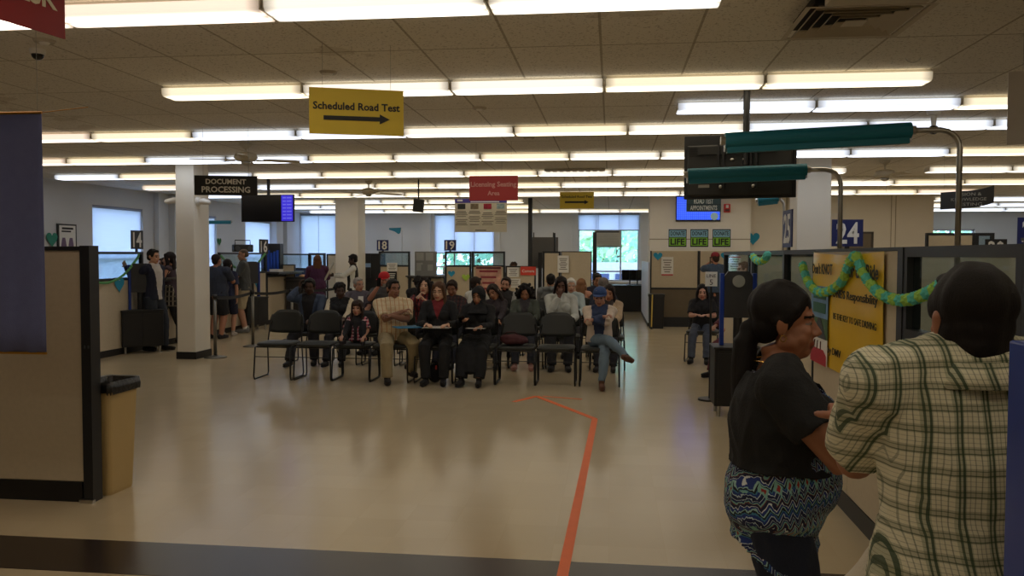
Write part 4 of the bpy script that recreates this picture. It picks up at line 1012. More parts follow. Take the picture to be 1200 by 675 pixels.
# air conditioner in window 6
a = at(697, 270, YB - .05); b = at(727, 288, YB - .05); t = thing('window_air_conditioner', 'beige window air conditioner set in the far window', 'air conditioner', (a + b) / 2); W, H = b.x - a.x, a.z - b.z
f = MB(); f.box((0, .1, 0), (W, .6, H)); f.build('case', mat('ac_beige', (176, 172, 160), .6), t, bevel=.01); f = MB()
f.box((0, -.205, H * .4), (W * .9, .006, H * .12)); f.build('outlet', mat('ac_dark', (70, 72, 74), .6), t)
f = MB()
for k in range(8): f.box((0, -.205, H * .22 - k * H * .08), (W * .88, .006, H * .02))
f.build('grille', mat('ac_slats', (150, 146, 136), .6), t)
f = MB(); f.box((0, .1, -H * .55), (W + .1, .1, .05)); f.build('support_bar', frame_m, t)
# black poles near the rear row
for i, (px, tp, w_, lb) in enumerate(((621.5, 244, .1, 'tall black ceiling pole behind the rear counters'), (697, 272, .09, 'black post beside the far window'), (650, 273, .04, 'thin black post behind the grey board'), (633, 296, .09, 'dark post beside the wide beige panel'))):
    p = at(px, tp, YR + .25); t = thing('black_pole', lb, 'pole', (p.x, YR + .25, 0)); f = MB(); f.box2((-w_ / 2, -w_ / 2, 0), (w_ / 2, w_ / 2, CEIL if i == 0 else p.z)); f.build('shaft', black_metal, t); f = MB(); f.box2((-w_ / 2 - .02, -w_ / 2 - .02, 0), (w_ / 2 + .02, w_ / 2 + .02, .03)); f.build('foot_plate', black_metal, t)
a, b = at(620, 278, YR + .5), at(654, 296, YR + .5); t = thing('grey_screen_board', 'grey free standing board above the rear panels', 'board', ((a.x + b.x) / 2, YR + .5, 0)); f = MB(); f.box2((-(b.x - a.x) / 2, -.02, b.z - .4), ((b.x - a.x) / 2, .02, a.z)); f.build('board', mat('grey_felt_dark', (112, 110, 106), .9), t)
for x in (-.25, .25): f = MB(); f.cyl((x, 0, 0), (x, 0, a.z + .12), .015, n=8); f.build('upright', grey_metal, t)
# black cabinet by column 2, pc
t = thing('vending_cabinet', 'tall black cabinet right of the second cream column', 'cabinet', (at(434, 300, 21).x, 21, 0)); z_ = at(434, 297, 21).z
f = MB(); f.box2((-.32, -.3, 0), (.32, .3, z_)); f.build('body', black_plastic, t, bevel=.01); f = MB(); f.box2((-.28, -.312, 1.0), (.1, -.3, 1.6)); f.build('door', mat('cabinet_door_dark', (40, 40, 44), .3), t); f = MB(); f.box2((-.05, -.316, 1.28), (.1, -.312, 1.38)); f.build('status_display', mat('monitor_glow', (150, 180, 220)), t)
# counter 17 area behind TV / dark blue screens left of column 2
t = thing('cubicle_screen', 'dark blue screen behind the far left counter', 'cubicle panel', (at(322, 300, 22).x, 22, 0)); t['kind'] = 'thing'; cell(t, 0, 1.0, 1.62, glass_h=.35, panelm=mat('dark_blue_fabric', (50, 66, 96), .9))
t = thing('cubicle_screen', 'black framed glass screen behind the person in purple', 'cubicle panel', (at(362, 300, 22).x, 22, 0)); t['kind'] = 'thing'; cell(t, 0, .47, 1.64, glass_h=.6, fr=.06)
t = thing('cubicle_screen', 'beige screen beside the second cream column', 'cubicle panel', (at(383, 300, 22).x, 22, 0)); t['kind'] = 'thing'; cell(t, 0, .4, 1.62, glass_h=0)
t = thing('cubicle_screen', 'beige low screen left of the person in purple', 'cubicle panel', (at(331, 300, 19.3).x, 19.3, 0)); t['kind'] = 'thing'; cell(t, 0, .32, 1.36, glass_h=0, fr=.02)
# ---- counter below cream wall: beige screens at Y=19
YQ = 19.0
def qscreen(label, l, r, zb, zt_):
    a, b = at(l, 300, YQ), at(r, 300, YQ); t = thing('cubicle_screen', label, 'cubicle panel', (a.x, YQ, 0)); t['kind'] = 'thing'; W_ = b.x - a.x
    f = MB(); f.box2((.03, -.025, zb), (W_ - .03, .025, zt_)); f.build('fabric_panel', panel_fabric, t, bevel=.006)
    f = MB(); f.box2((0, -.03, 0), (.03, .03, zt_)); f.box2((W_ - .03, -.03, 0), (W_, .03, zt_)); f.box2((.03, -.03, zb - .04), (W_ - .03, .03, zb)); f.box2((.03, -.03, 0), (W_ - .03, .03, .22)); f.build('frame', panel_metal, t)
    f = MB(); f.box2((.03, -.02, .22), (W_ - .03, .02, zb - .04)); f.build('lower_panel', mat('lower_panel_fabric', (110, 98, 80), .9), t)
zq = at(800, 294, YQ).z
qscreen('beige wall screen with paper notice under the left poster', 762, 819, .88, zq); qscreen('beige wall screen behind the man in the red cap', 819, 878, .88, zq)
notice('pink and white flyer on the beige screen under the posters', 775, 789, 301, 323, YQ - .045, lines=6, head=(mat('flyer_red', (190, 50, 60), .6), False)); notice('white flyer with red heading beside the red capped man', 854, 868, 300, 322, YQ - .045, lines=6, head=(mat('flyer_red', (190, 50, 60), .6), True))
t = thing('black_bin', 'tall black bin at the foot of the beige wall screens', 'trash bin', (at(769, 366, 18.6).x, 18.6, 0)); f = MB(); ringstack(f, [rect_ring(.3, .3, 0), rect_ring(.34, .34, .72), rect_ring(.3, .3, .72), rect_ring(.28, .28, .1)]); f.build('bin_body', black_plastic, t); f = MB(); ringstack(f, [rect_ring(.36, .36, .70), rect_ring(.36, .36, .75), rect_ring(.3, .3, .76)]); f.build('lid', black_metal, t)
t = thing('broom_handle', 'thin yellow pole leaning beside the black bin', 'pole', (at(763.5, 370, 18.3).x, 18.3, 0)); f = MB(); f.cyl((0, 0, 0.03), (.02, .1, .75), .014, n=8); f.build('shaft', mat('yellow_wood', (200, 170, 80), .6), t); f = MB(); f.cyl((0, 0, 0), (0, 0, .05), .025, n=8); f.build('tip', black_plastic, t)
# exit sign and door far behind 24
t = thing('exit_sign', 'red lit EXIT sign half hidden behind the 24 sign', 'sign', at(977, 254.5, YC + .575)); f = MB(); f.box((0, 0, 0), (.3, .05, .18)); f.build('housing', white_plastic, t); text('EXIT', mat('exit_red', (230, 50, 40), .5, emit=((255, 50, 36), .9)), t, (0, -.022, 0), width=.26, height=.12, bold=.02)
a, b = at(985, 270, YC + .57), at(1023, 300, YC + .57); mb = MB(); mb.box2((a.x, YC + .57, 0), (b.x, YC + .6, at(1000, 274, YC + .57).z)); d1 = struct(mb, 'door_1', mat('brown_door_paint', (120, 110, 94), .6))
mb = MB(); mb.box2((b.x - .05, YC + .55, 0), (b.x, YC + .58, at(1000, 274, YC + .57).z + .04)); mb.box2((a.x, YC + .55, at(1000, 274, YC + .57).z), (b.x, YC + .58, at(1000, 274, YC + .57).z + .05)); mb.build('door_frame', mat('door_frame_grey', (80, 76, 70), .5), d1)
# white sign LINE 5 on post
t = thing('queue_sign', 'white LINE 5 sheet on a stand left of the vision kiosk', 'sign', (at(833.5, 327, 9.4).x, 9.4, 0)); z_ = at(833, 327, 9.4).z
f = MB(); f.box((0, 0, z_), (.13, .008, .16)); f.build('sheet', paper, t); text('LINE', black_ink, t, (0, -.006, z_ + .035), width=.1); text('5', black_ink, t, (0, -.006, z_ - .035), height=.06)
f = MB(); f.cyl((0, .01, .02), (0, .01, z_ + .08), .012, n=10); f.build('pole', black_metal, t); f = MB(); f.cyl((0, 0, 0), (0, 0, .02), .13, n=20); f.build('base', black_metal, t)
# orange guide tape on the floor: its own strips
tape = mat('orange_floor_tape', (236, 110, 48), .5, 0, .05)
def strip(label, pts, w_):
    t = thing('floor_tape', label, 'floor tape', (pts[0].x, pts[0].y, 0)); f = MB()
    for a, b in zip(pts, pts[1:]):
        d = (b - a).normalized(); nn = Vector((-d.y, d.x, 0)) * w_ / 2; o = t.location
        f.add([a - nn - o + Vector((0, 0, .0032)), a + nn - o + Vector((0, 0, .0032)), b + nn - o + Vector((0, 0, .0034)), b - nn - o + Vector((0, 0, .0034)), a - nn - o + Vector((0, 0, .0005)), a + nn - o + Vector((0, 0, .0005)), b + nn - o + Vector((0, 0, .0005)), b - nn - o + Vector((0, 0, .0005))], [(0, 3, 2, 1), (0, 1, 5, 4), (1, 2, 6, 5), (2, 3, 7, 6), (3, 0, 4, 7), (4, 5, 6, 7)])
    f.build('tape_run', tape, t)
def g(x, y):
    p = fl(x, y); p.z = 0; return p
strip('long orange guide tape on the floor leading towards the seats', [g(654, 700), g(697, 491), g(629, 464.5), g(602, 471)], .058)
strip('short faint orange tape crossing the end of the long orange line', [g(636, 464.5), g(682, 468)], .03)

# ================================================================ OUTSIDE
mb = MB(); mb.box2((-60, YB + .6, -3.2), (60, 80, -3.0)); mb.box2((-60, -20, -3.2), (XL - 1, YB + .6, -3.0)); struct(mb, 'ground', mat('outdoor_grass', (96, 120, 70), .9))
def tree(label, c, h, r, seed):
    rr = random.Random(seed); t = thing('tree', label, 'tree', c)
    f = MB(); f.loft([(0, 0, 0), (.1, 0, h * .4), (0, .1, h * .7)], [.22, .16, .08], n=10); f.build('trunk', mat('bark', (84, 70, 54), .9), t)
    f = MB()
    for i in range(480):
        a = rr.random() * 2 * PI; u = rr.random() * 2 - 1; q = r * rr.random() ** .4; lump = 1 + .3 * math.sin(a * 3 + seed) * math.cos(u * 4)
        p = Vector((math.cos(a) * math.sqrt(1 - u * u) * q * lump, math.sin(a) * math.sqrt(1 - u * u) * q * lump, h * .75 + u * q * .95))
        s_ = .16 + .16 * rr.random(); n1 = Vector((rr.gauss(0, 1), rr.gauss(0, 1), rr.gauss(0, 1))).normalized(); n2 = n1.orthogonal().normalized()
        n3 = n1.cross(n2); f.add([p - n2 * s_, p + n3 * s_ * .5, p + n2 * s_, p - n3 * s_ * .5], [(0, 1, 2, 3)])
    lm = mat_translucent('leaf_green_%d' % (seed % 3), ((186, 222, 170), (170, 215, 190), (200, 228, 186))[seed % 3], .5)
    f.build('foliage', lm, t)['kind'] = 'stuff'
for i, (px, Y, h, r) in enumerate(((668, 36, 6.5, 2.6), (690, 40, 7.5, 3.0), (724, 37, 7.0, 2.6), (750, 42, 8, 3.2), (706, 45, 9, 3.4), (560, 40, 7, 3.0), (520, 42, 7, 3.0), (1110, 44, 7.5, 3), (1160, 42, 7, 3))):
    p = at(px, 300, Y); tree(('tree outside the far window, %s' % ('leftmost', 'left of the air conditioner', 'right of the air conditioner', 'rightmost', 'behind the others')[i]) if i < 5 else ('tree outside seen below the shade by the 19 sign', 'tree outside left of the 19 sign', 'tree outside the distant right window', 'tree outside right of the distant right window')[i - 5], (p.x, Y, -3.0), h, r, i + 2)
a = at(721, 317, 34); t = thing('outdoor_building', 'low brick outbuilding with white trimmed windows beyond the far window', 'building', (a.x, 35, -3.0))
f = MB(); f.box2((-2.2, -1, 0), (2.2, 2, 4.3)); f.build('wall', mat('outdoor_wall', (176, 180, 186), .8), t)
for x in (-.75, .5): f = MB(); f.box2((x - .5, -1.05, 3.2), (x + .5, -1.0, 3.85)); f.build('window', mat('outdoor_window', (50, 62, 96), .3), t)
# ================================================================ PEOPLE
def fuse(f, voxel, smooth=2, fac=.5):
    me = f.mesh('tmp'); o = bpy.data.objects.new('tmp', me); COL.objects.link(o)
    r = o.modifiers.new('r', 'REMESH'); r.mode = 'VOXEL'; r.voxel_size = voxel
    if smooth: s_ = o.modifiers.new('s', 'SMOOTH'); s_.factor = fac; s_.iterations = smooth
    dg = bpy.context.evaluated_depsgraph_get(); dg.update()
    m2 = bpy.data.meshes.new_from_object(o.evaluated_get(dg)); bpy.data.objects.remove(o); bpy.data.meshes.remove(me)
    m2.shade_smooth(); return m2
def coords(me):
    a = np.zeros(len(me.vertices) * 3); me.vertices.foreach_get('co', a); return a.reshape(-1, 3)
def centers(me):
    a = np.zeros(len(me.polygons) * 3); me.polygons.foreach_get('center', a); return a.reshape(-1, 3)
def paint(me, idx): me.polygons.foreach_set('material_index', idx.astype(np.int32)); me.update()
def wrinkle(me, amp, freq=(9, 9, 5), seed=0, ridge=False):
    n = len(me.vertices); a = coords(me); nn = np.zeros(n * 3); me.vertices.foreach_get('normal', nn); nn = nn.reshape(-1, 3)
    off = Vector((seed * 3.1, seed * 1.7, 5)); F_ = Vector(freq)
    d = np.array([noise.noise(Vector((v[0] * F_.x, v[1] * F_.y, v[2] * F_.z)) + off) for v in a])
    if ridge: d = (1 - np.abs(d) * 2.4) - .5
    a += nn * (d * amp)[:, None]; me.vertices.foreach_set('co', a.ravel()); me.update()
def keep(me, mask_fn):
    """drop faces where mask is False"""
    import bmesh
    c = centers(me); k = mask_fn(c); bm = bmesh.new(); bm.from_mesh(me); bm.faces.ensure_lookup_table()
    bmesh.ops.delete(bm, geom=[bm.faces[i] for i in np.nonzero(~k)[0]], context='FACES'); bm.to_mesh(me); bm.free(); me.update(); return me
def child(name, me, mats, parent):
    ix = np.zeros(len(me.polygons), np.int32); me.polygons.foreach_get('material_index', ix); me.materials.clear()
    for x in (mats if isinstance(mats, (list, tuple)) else [mats]): me.materials.append(x)
    me.polygons.foreach_set('material_index', ix); me.update()
    o = bpy.data.objects.new(name, me); COL.objects.link(o); o.parent = parent; return o
def ik(a, t, l1, l2, pole):
    a = Vector(a); t = Vector(t); d = t - a; L = d.length
    if L > (l1 + l2) * .995: t = a + d * ((l1 + l2) * .995 / L); d = t - a; L = d.length
    if L < abs(l1 - l2) * 1.02 + .02: L = abs(l1 - l2) * 1.02 + .02; t = a + d.normalized() * L; d = t - a
    x = (l1 * l1 - l2 * l2 + L * L) / (2 * L); h = math.sqrt(max(0, l1 * l1 - x * x)); u = d.normalized()
    p = Vector(pole); p = p - u * p.dot(u)
    p = p.normalized() if p.length > 1e-4 else u.orthogonal().normalized()
    return a + u * x + p * h, t
def cloth_mat(name, col, rough=.85, var=.07, bump=.25): return mat(name, col, rough, 0, var, 9, bump, 160)
_cc = {}
def fabric(col, kind='cloth'):
    k = (col, kind)
    if k not in _cc: _cc[k] = cloth_mat('%s_%d_%d_%d' % ((kind,) + col), col)
    return _cc[k]
def hair_mat(col):
    k = (col, 'hair')
    if k not in _cc: _cc[k] = mat('hair_%d_%d_%d' % col, col, .62, 0, .3, 60, .25, 90, None, .25, stretch=(6, 6, .6))
    return _cc[k]
def skin_mat(col):
    k = (col, 'skin')
    if k not in _cc: _cc[k] = mat('skin_%d_%d_%d' % col, col, .5, 0, .05, 12, .06, 300)
    return _cc[k]
def arm_pts(a, e, w_): return [a, a.lerp(e, .35), a.lerp(e, .8), e, e.lerp(w_, .25), e.lerp(w_, .7), w_]
def leg_pts(a, k, t): return [a, a.lerp(k, .4), a.lerp(k, .85), k, k.lerp(t, .3), k.lerp(t, .75), t]
def hand(f, W, d, n, ts, s, curl=.35, spread=.0, point=False, n_seg=8):
    d = d.normalized(); n = (n - d * n.dot(d)).normalized(); a = d.cross(n).normalized()
    k = s
    f.loft([W - d * .01, W + d * .02 * k, W + d * .055 * k, W + d * .09 * k], [(.024 * k, .017 * k), (.032 * k, .015 * k), (.040 * k, .014 * k), (.038 * k, .012 * k)], side=a, n=12, cap='round')
    for i in range(4):
        off = (-.030 + .020 * i) * k; L = (.062, .074, .078, .068)[i if ts < 0 else 3 - i] * k
        if ts > 0: L = (.062, .074, .078, .068)[i] * k
        b = W + d * (.088 + .004 * (i in (1, 2))) * k + a * off; dd = (d + a * off * spread * 6 / max(k, .1)).normalized(); P = [b - dd * .01]; r_ = .0092 * k
        cu = curl * (0.0 if point and ((ts > 0 and i == 3) or (ts < 0 and i == 0)) else 1)
        P.append(b)
        for q, fr in enumerate((.45, .32, .23)):
            ang = cu * (1.0, 1.15, .8)[q]; ax = dd.cross(n)
            if ax.length > 1e-4:
                M_ = Matrix.Rotation(ang, 3, ax.normalized()); dd = (M_ @ dd).normalized(); n_ = M_ @ n
            P.append(P[-1] + dd * L * fr)
        n2 = n
        f.loft(P, [r_, r_, r_ * .95, r_ * .88, r_ * .72], side=a, n=n_seg, cap='round')
    th = (d * .62 + a * ts * .72 + n * .28).normalized(); b = W + d * .018 * k + a * ts * .022 * k
    th2 = (d * .9 + a * ts * .2 + n * .35).normalized()
    f.loft([b, b + th * .035 * k, b + th * .055 * k + th2 * .012 * k, b + th * .055 * k + th2 * .04 * k], [.014 * k, .0125 * k, .011 * k, .008 * k], side=a, n=n_seg, cap='round')
def person(label, loc, rz=0, cat='person', H=1.7, pose='stand', w_=1.0, belly=0, bust=0, lean=0, slouch=0, tilt=0, head=(0, 0, 0), hL=None, hR=None, fL=None, fR=None, poleL=None, poleR=None,
           kL=None, kR=None, skin=(170, 120, 90), hair='short', hc=(30, 24, 20), top=(60, 60, 60), sleeve='short', inner=None, vneck=.16, bottom=(40, 44, 60), legs='long', shoe=(24, 22, 22), extras=(), vox=.009, handn=None,
           hs=1.0, curl=.35, top_mat=None, bottom_mat=None, hem=None, sockc=None, topname='shirt', bname='trousers', shoulder=1.0, seat=.50, headname=None, feet=True, topwr=.006, open_=0.0, group=None, neck=.135, hx=0, armk=1.0):
    s = H / 1.72; t = thing('person', label, cat, loc, rz, group)
    sit = pose == 'sit'; tf = .93 if sit else 1.0
    P = Vector((0, 0, (seat + .075) if sit else .925 * s))
    u = Vector((math.sin(tilt), -math.sin(lean), math.cos(lean) * math.cos(tilt))).normalized()
    u2 = Vector((math.sin(tilt), -math.sin(lean + slouch), math.cos(lean + slouch))).normalized()
    side = Vector((math.cos(tilt), 0, -math.sin(tilt)))
    def T(k):  # point on the spine
        k *= s * tf
        kb = .27 * s * tf
        return P + u * k if k <= kb else P + u * kb + u2 * (k - kb)
    S = T(.49); N = T(.535); hd = (u2 * .8 + Vector((0, -.15 - .3 * slouch, .5))).normalized(); Hc = N + Vector((hx, 0, 0)) + hd * neck * (s if s > .75 else .85) 
    fr = lambda sx, z=.0: S + side * sx * .172 * s * w_ * shoulder - u2 * .025 * s + Vector((0, .0, z))
    shR, shL = fr(-1), fr(1)
    l1, l2 = .285 * s, .25 * s
    if hR is None: hR = (-.20 * w_, .0, .78 * s) if not sit else (-.12, -.36, seat + .20)
    if hL is None: hL = (.20 * w_, .0, .78 * s) if not sit else (.12, -.36, seat + .20)
    eR, hR = ik(shR, hR, l1, l2, poleR or (-.6, .5, -.6)); eL, hL = ik(shL, hL, l1, l2, poleL or (.6, .5, -.6))
    hipR, hipL = P + Vector((-.09 * s, 0, -.01)), P + Vector((.09 * s, 0, -.01))
    t1, t2 = .43 * s, .42 * s
    if fR is None: fR = (-.11, -.46, .085) if sit else (-.10, .02, .085)
    if fL is None: fL = (.11, -.46, .085) if sit else (.10, .02, .085)
    kneeR, fR = ik(hipR, fR, t1, t2, kR or ((-.15, -1, .7) if sit else (-.05, -1, 0))); kneeL, fL = ik(hipL, fL, t1, t2, kL or ((.15, -1, .7) if sit else (.05, -1, 0)))
    HM = Matrix.Rotation(head[0], 3, 'Z') @ Matrix.Rotation(head[1], 3, 'X') @ Matrix.Rotation(head[2], 3, 'Y')
    hk = hs * (1.0 if s > .9 else .96)
    hp = lambda x, y, z: Hc + HM @ (Vector((x, y, z)) * hk)
    # --- body
    f = MB(); wr = w_
    tor = [(-.07, .10, .085), (.0, .155, .11), (.10, .145, .105), (.20, .135, .10), (.32, .152, .112), (.42, .155, .10), (.475, .135, .08), (.52, .07, .06)]
    def torso(g, inf=0, k0=-.07, k1=.52, top_r=None):
        pts = []; rr = []
        for k, a, b in tor:
            if k < k0 - 1e-6 or k > k1 + 1e-6: continue
            pts.append(T(k) + Vector((0, -.012 * s if .1 < k < .45 else 0, 0))); rr.append(((a * s * wr + inf), (b * s * (.5 + .5 * wr) + inf)))
        return pts, rr
    pts, rr = torso(f); f.loft(pts, rr, side=side, n=20, cap='round')
    if belly: f.ball(T(.12) + Vector((0, -.05, 0)) * wr, ((.13 + belly * .4) * s * wr, (.09 + belly) * s, .15 * s), n=18, k=12)
    if bust:
        for sx in (-1, 1): f.ball(T(.335) + side * sx * .068 * s + Vector((0, -.085 * s * wr, 0)), (.062 * bust, .055 * bust, .06 * bust))
    f.loft([T(.50), T(.535) + Vector((0, -.0, .0)), hp(0, .035, -.07)], [.062 * s, .053 * s, .052 * s], side=side, n=14)
    f.loft([shR + u2 * .02, S + u2 * .02, shL + u2 * .02], [(.05 * s, .045 * s), (.055 * s, .06 * s), (.05 * s, .045 * s)], side=(0, 1, 0), n=14, cap='round')
    for a, e, h_, ts in ((shR, eR, hR, 1), (shL, eL, hL, -1)):
        f.loft(arm_pts(a, e, h_), [x * s * armk * (.55 + .45 * wr) for x in (.056, .050, .041, .040, .042, .032, .025)], side=(0, 1, 0) if abs((e - a).normalized().y) < .8 else (1, 0, 0), n=14, cap='round')
        d = (h_ - e).normalized(); nn = None
        if handn: nn = handn.get('R' if ts == 1 else 'L')
        dd = d
        if nn and len(nn) == 2: dd = Vector(nn[1]); nn = nn[0]
        nn = Vector(nn) if nn is not None else Vector((ts * .9, 0, -.3)) if not sit else Vector((0, .1, -1))
        hand(f, h_, dd, nn, -ts if nn.z < -.5 else ts, s * (.95 if s > .8 else 1.1), curl)
    for a, k, b in ((hipR, kneeR, fR), (hipL, kneeL, fL)):
        f.loft(leg_pts(a, k, b), [x * s * (.5 + .5 * wr) for x in (.092, .086, .062, .058, .060, .046, .038)], side=(1, 0, 0), n=16, cap='round')
    # head
    B = lambda c, r, **k: f.ball(hp(*c), tuple(x * hk for x in r), rot=HM, **k)
    B((0, .014, .035), (.076, .094, .084), n=24, k=16); B((0, -.026, -.035), (.060, .060, .072), n=20, k=14); B((0, -.052, -.088), (.034, .030, .026))
    B((0, -.066, .024), (.052, .022, .014)); B((.034, -.058, -.026), (.026, .024, .024)); B((-.034, -.058, -.026), (.026, .024, .024))
    B((0, -.078, -.064), (.024, .014, .010)); B((0, -.076, -.074), (.020, .013, .009))
    f.loft([hp(0, -.078, .014), hp(0, -.091, -.010), hp(0, -.100, -.029)], [.008 * hk, .009 * hk, .0125 * hk], side=side, n=10, cap='round')
    for sx in (-1, 1):
        B((sx * .011, -.092, -.036), (.009, .010, .008)); B((sx * .0775, .012, -.008), (.010, .019, .032)); B((sx * .082, .018, .004), (.008, .016, .018)); B((sx * .031, -.068, .002), (.015, .012, .009))
        B((sx * .05, -.01, -.06), (.018, .035, .025))
    if 'full' in extras: B((0, -.028, -.070), (.058, .052, .040), n=18, k=12); B((0, -.012, -.098), (.050, .050, .032)); B((.036, -.046, -.048), (.028, .030, .030)); B((-.036, -.046, -.048), (.028, .030, .030))
    body = fuse(f, vox, 2)
    c = centers(body); HMi = np.array(HM.inverted()); L_ = (c - np.array(Hc)) @ HMi.T / hk
    x, y, z = np.abs(L_[:, 0]), L_[:, 1], L_[:, 2]; near = (y < -.045) & (np.linalg.norm(L_, axis=1) < .14)
    idx = np.zeros(len(c), int)
    if vox < .006:
        idx[near & (((x - .031) / .0145) ** 2 + ((z - .001) / .0062) ** 2 < 1)] = 2
        idx[near & (((x - .031) / .0065) ** 2 + ((z - .001) / .0062) ** 2 < 1)] = 3
    else: idx[near & (((x - .031) / .0145) ** 2 + ((z - .001) / .0062) ** 2 < 1)] = 3
    idx[near & (np.abs(x - .031) < .02) & (np.abs(z - .025 + np.abs(x - .028) * .15) < .0048)] = 4
    idx[near & (x < .025) & (z > -.081) & (z < -.058) & (y < -.068)] = 1
    if 'beard' in extras: idx[(y < -.0) & (z < -.05) & (z > -.13) & (np.linalg.norm(L_, axis=1) < .14) & (idx == 0)] = 4
    paint(body, idx)
    lipc = tuple(int(a * b) for a, b in zip(skin, (.86, .62, .6)))
    child('body', body, [skin_mat(skin), mat('lip_%d_%d_%d' % lipc, lipc, .4), mat('eye_white', (112, 96, 86), .4), mat('eye_dark', (26, 18, 14), .2), hair_mat(tuple(max(8, int(v * .8)) for v in hc))], t)
    # --- top garment
    g = MB(); k0 = -.05 if hem is None else hem; inf = .016
    pts = []; rr = []
    bot = k0
    seq = [(bot, .160, .118)] + [q for q in tor if q[0] > bot + .03 and q[0] < .5] + [(.515, .085, .068), (.535, .066, .060)]
    for k, a, b in seq:
        pts.append(T(k) + Vector((0, -.012 * s if .1 < k < .45 else 0, 0)))
        ex = inf + (.012 if k < .25 else 0); rr.append((max(a * s * wr, 0) + ex, b * s * (.5 + .5 * wr) + ex))
    if k0 < -.1:
        q0 = [i for i, q in enumerate(seq) if q[0] < .16]
        for i in q0: rr[i] = (rr[i][0] + .010, rr[i][1] + .012 + .15 * belly)
    if sit and k0 < -.04: pts[0] = T(-.04)
    g.loft(pts, rr, side=side, n=24)
    if belly: g.ball(T(.12) + Vector((0, -.05, 0)) * wr, ((.13 + belly * .4) * s * wr + .014, (.09 + belly) * s + .016, .165 * s), n=20, k=12)
    if bust:
        for sx in (-1, 1): g.ball(T(.335) + side * sx * .066 * s + Vector((0, -.085 * s * wr, 0)), (.062 * bust + .016, .055 * bust + .014, .062 * bust + .014))
    g.loft([shR + u2 * .018 - side * .0, S + u2 * .025, shL + u2 * .018], [(.062 * s, .058 * s), (.07 * s, .066 * s), (.062 * s, .058 * s)], side=(0, 1, 0), n=16, cap='round')
    sk = {'none': 0, 'short': 1, 'long': 2}[sleeve]
    if sk:
        for a, e, h_ in ((shR, eR, hR), (shL, eL, hL)):
            ks = (.55 + .45 * wr)
            if sk == 1:
                en = a.lerp(e, .82); g.loft([a, a.lerp(e, .3), a.lerp(e, .6), en], [x * s * ks + .014 for x in (.060, .057, .054, .054)], side=(0, 1, 0), n=16, cap='flat'); g.ball(a, (.062 * s * ks + .014,) * 3)
            else:
                e2 = e.lerp(h_, .93); g.loft([a, a.lerp(e, .35), a.lerp(e, .8), e, e.lerp(h_, .25), e.lerp(h_, .7), e2], [x * s * ks + .013 for x in (.058, .052, .046, .046, .045, .037, .031)], side=(0, 1, 0), n=16); g.ball(a, (.060 * s * ks + .014,) * 3); g.ball(e, (.044 * s * ks + .014,) * 3)
    if 'hood' in extras: g.loft([T(.50) + Vector((0, .05, .0)) + side * .09, T(.53) + Vector((0, .10, .0)), T(.50) + Vector((0, .05, .0)) - side * .09], [.035, .05, .035], side=(0, 0, 1), n=12, cap='round')
    if 'collar' in extras: g.loft([T(.525), T(.56) + Vector((0, .012, 0))], [(.078, .074), (.068, .066)], side=side, n=20)
    tm = fuse(g, max(vox, .009), 2); wrinkle(tm, topwr, (8, 8, 5), seed=len(label)); wrinkle(tm, topwr * .8, (16, 16, 7), seed=len(label) + 3, ridge=True)
    mats_ = [top_mat or fabric(top, 'knit')]
    if 'vest' in extras:
        mats_.append(fabric((20, 20, 22), 'vest')); c = centers(tm); qx = np.abs((c - np.array(T(.3))) @ np.array(list(side))); paint(tm, (qx < .150 * s * wr).astype(int))
    elif inner:
        mats_.append(fabric(inner, 'inner')); c = centers(tm); Ti = np.array([list(side), list(Vector((0, -1, 0))), list(u2)])
        q = (c - np.array(T(.52))) @ Ti.T; qx = np.abs(q[:, 0]); qz = -q[:, 2]
        m_ = (q[:, 1] > .0) & (qz < vneck) & (qx < .075 * (1 - qz / vneck) + open_)
        if open_: m_ |= (q[:, 1] > 0) & (qx < open_ * (1 + .8 * qz))
        idx = np.zeros(len(c), int); idx[m_ & (qx < .09 + open_)] = 1
        if sk: 
            for a, e in ((shR, eR), (shL, eL)): pass
        paint(tm, idx)
    child(topname, tm, mats_, t)
    # --- bottom garment
    if legs != 'none':
        g = MB(); ks = (.5 + .5 * wr)
        g.loft([T(.085), T(.0), T(-.06)], [(.15 * s * wr + .012, .11 * s * ks + .012), (.165 * s * wr + .01, .12 * s * ks + .012), (.125 * s * wr, .10 * s)], side=side, n=22, cap='round')
        for a, k, b in ((hipR, kneeR, fR), (hipL, kneeL, fL)):
            if legs == 'long': q = [a, a.lerp(k, .4), a.lerp(k, .85), k, k.lerp(b, .3), k.lerp(b, .75), k.lerp(b, .99)]; r_ = (.098, .094, .075, .072, .070, .062, .060)
            elif legs == 'slim': q = [a, a.lerp(k, .4), a.lerp(k, .85), k, k.lerp(b, .3), k.lerp(b, .75), k.lerp(b, .96)]; r_ = (.097, .091, .068, .064, .064, .050, .042)
            elif legs == 'short': q = [a, a.lerp(k, .4), a.lerp(k, .8), a.lerp(k, .98)]; r_ = (.10, .10, .092, .09)
            else: q = [a, a.lerp(k, .4), a.lerp(k, .85), k, k.lerp(b, .3), k.lerp(b, .75), k.lerp(b, .95)]; r_ = (.11, .112, .105, .095, .085, .08, .075)
            g.loft(q, [x * s * ks + .006 for x in r_], side=(1, 0, 0), n=18, cap='flat')
        if legs == 'robe':
            mk = (kneeR + kneeL) / 2; mf = (fR + fL) / 2; mh = (hipR + hipL) / 2
            g.loft([mh, mk + Vector((0, .02, 0)), mk.lerp(mf, .5), mk.lerp(mf, .78)], [(.17 * s, .10), (.15 * s, .09), (.15 * s, .08), (.14 * s, .07)], side=(1, 0, 0), n=20)
        bm_ = fuse(g, max(vox, .009), 2); wrinkle(bm_, .006, (8, 8, 5), seed=3); wrinkle(bm_, .005, (14, 14, 8), seed=9, ridge=True)
        child(bname, bm_, bottom_mat or fabric(bottom, 'twill'), t)
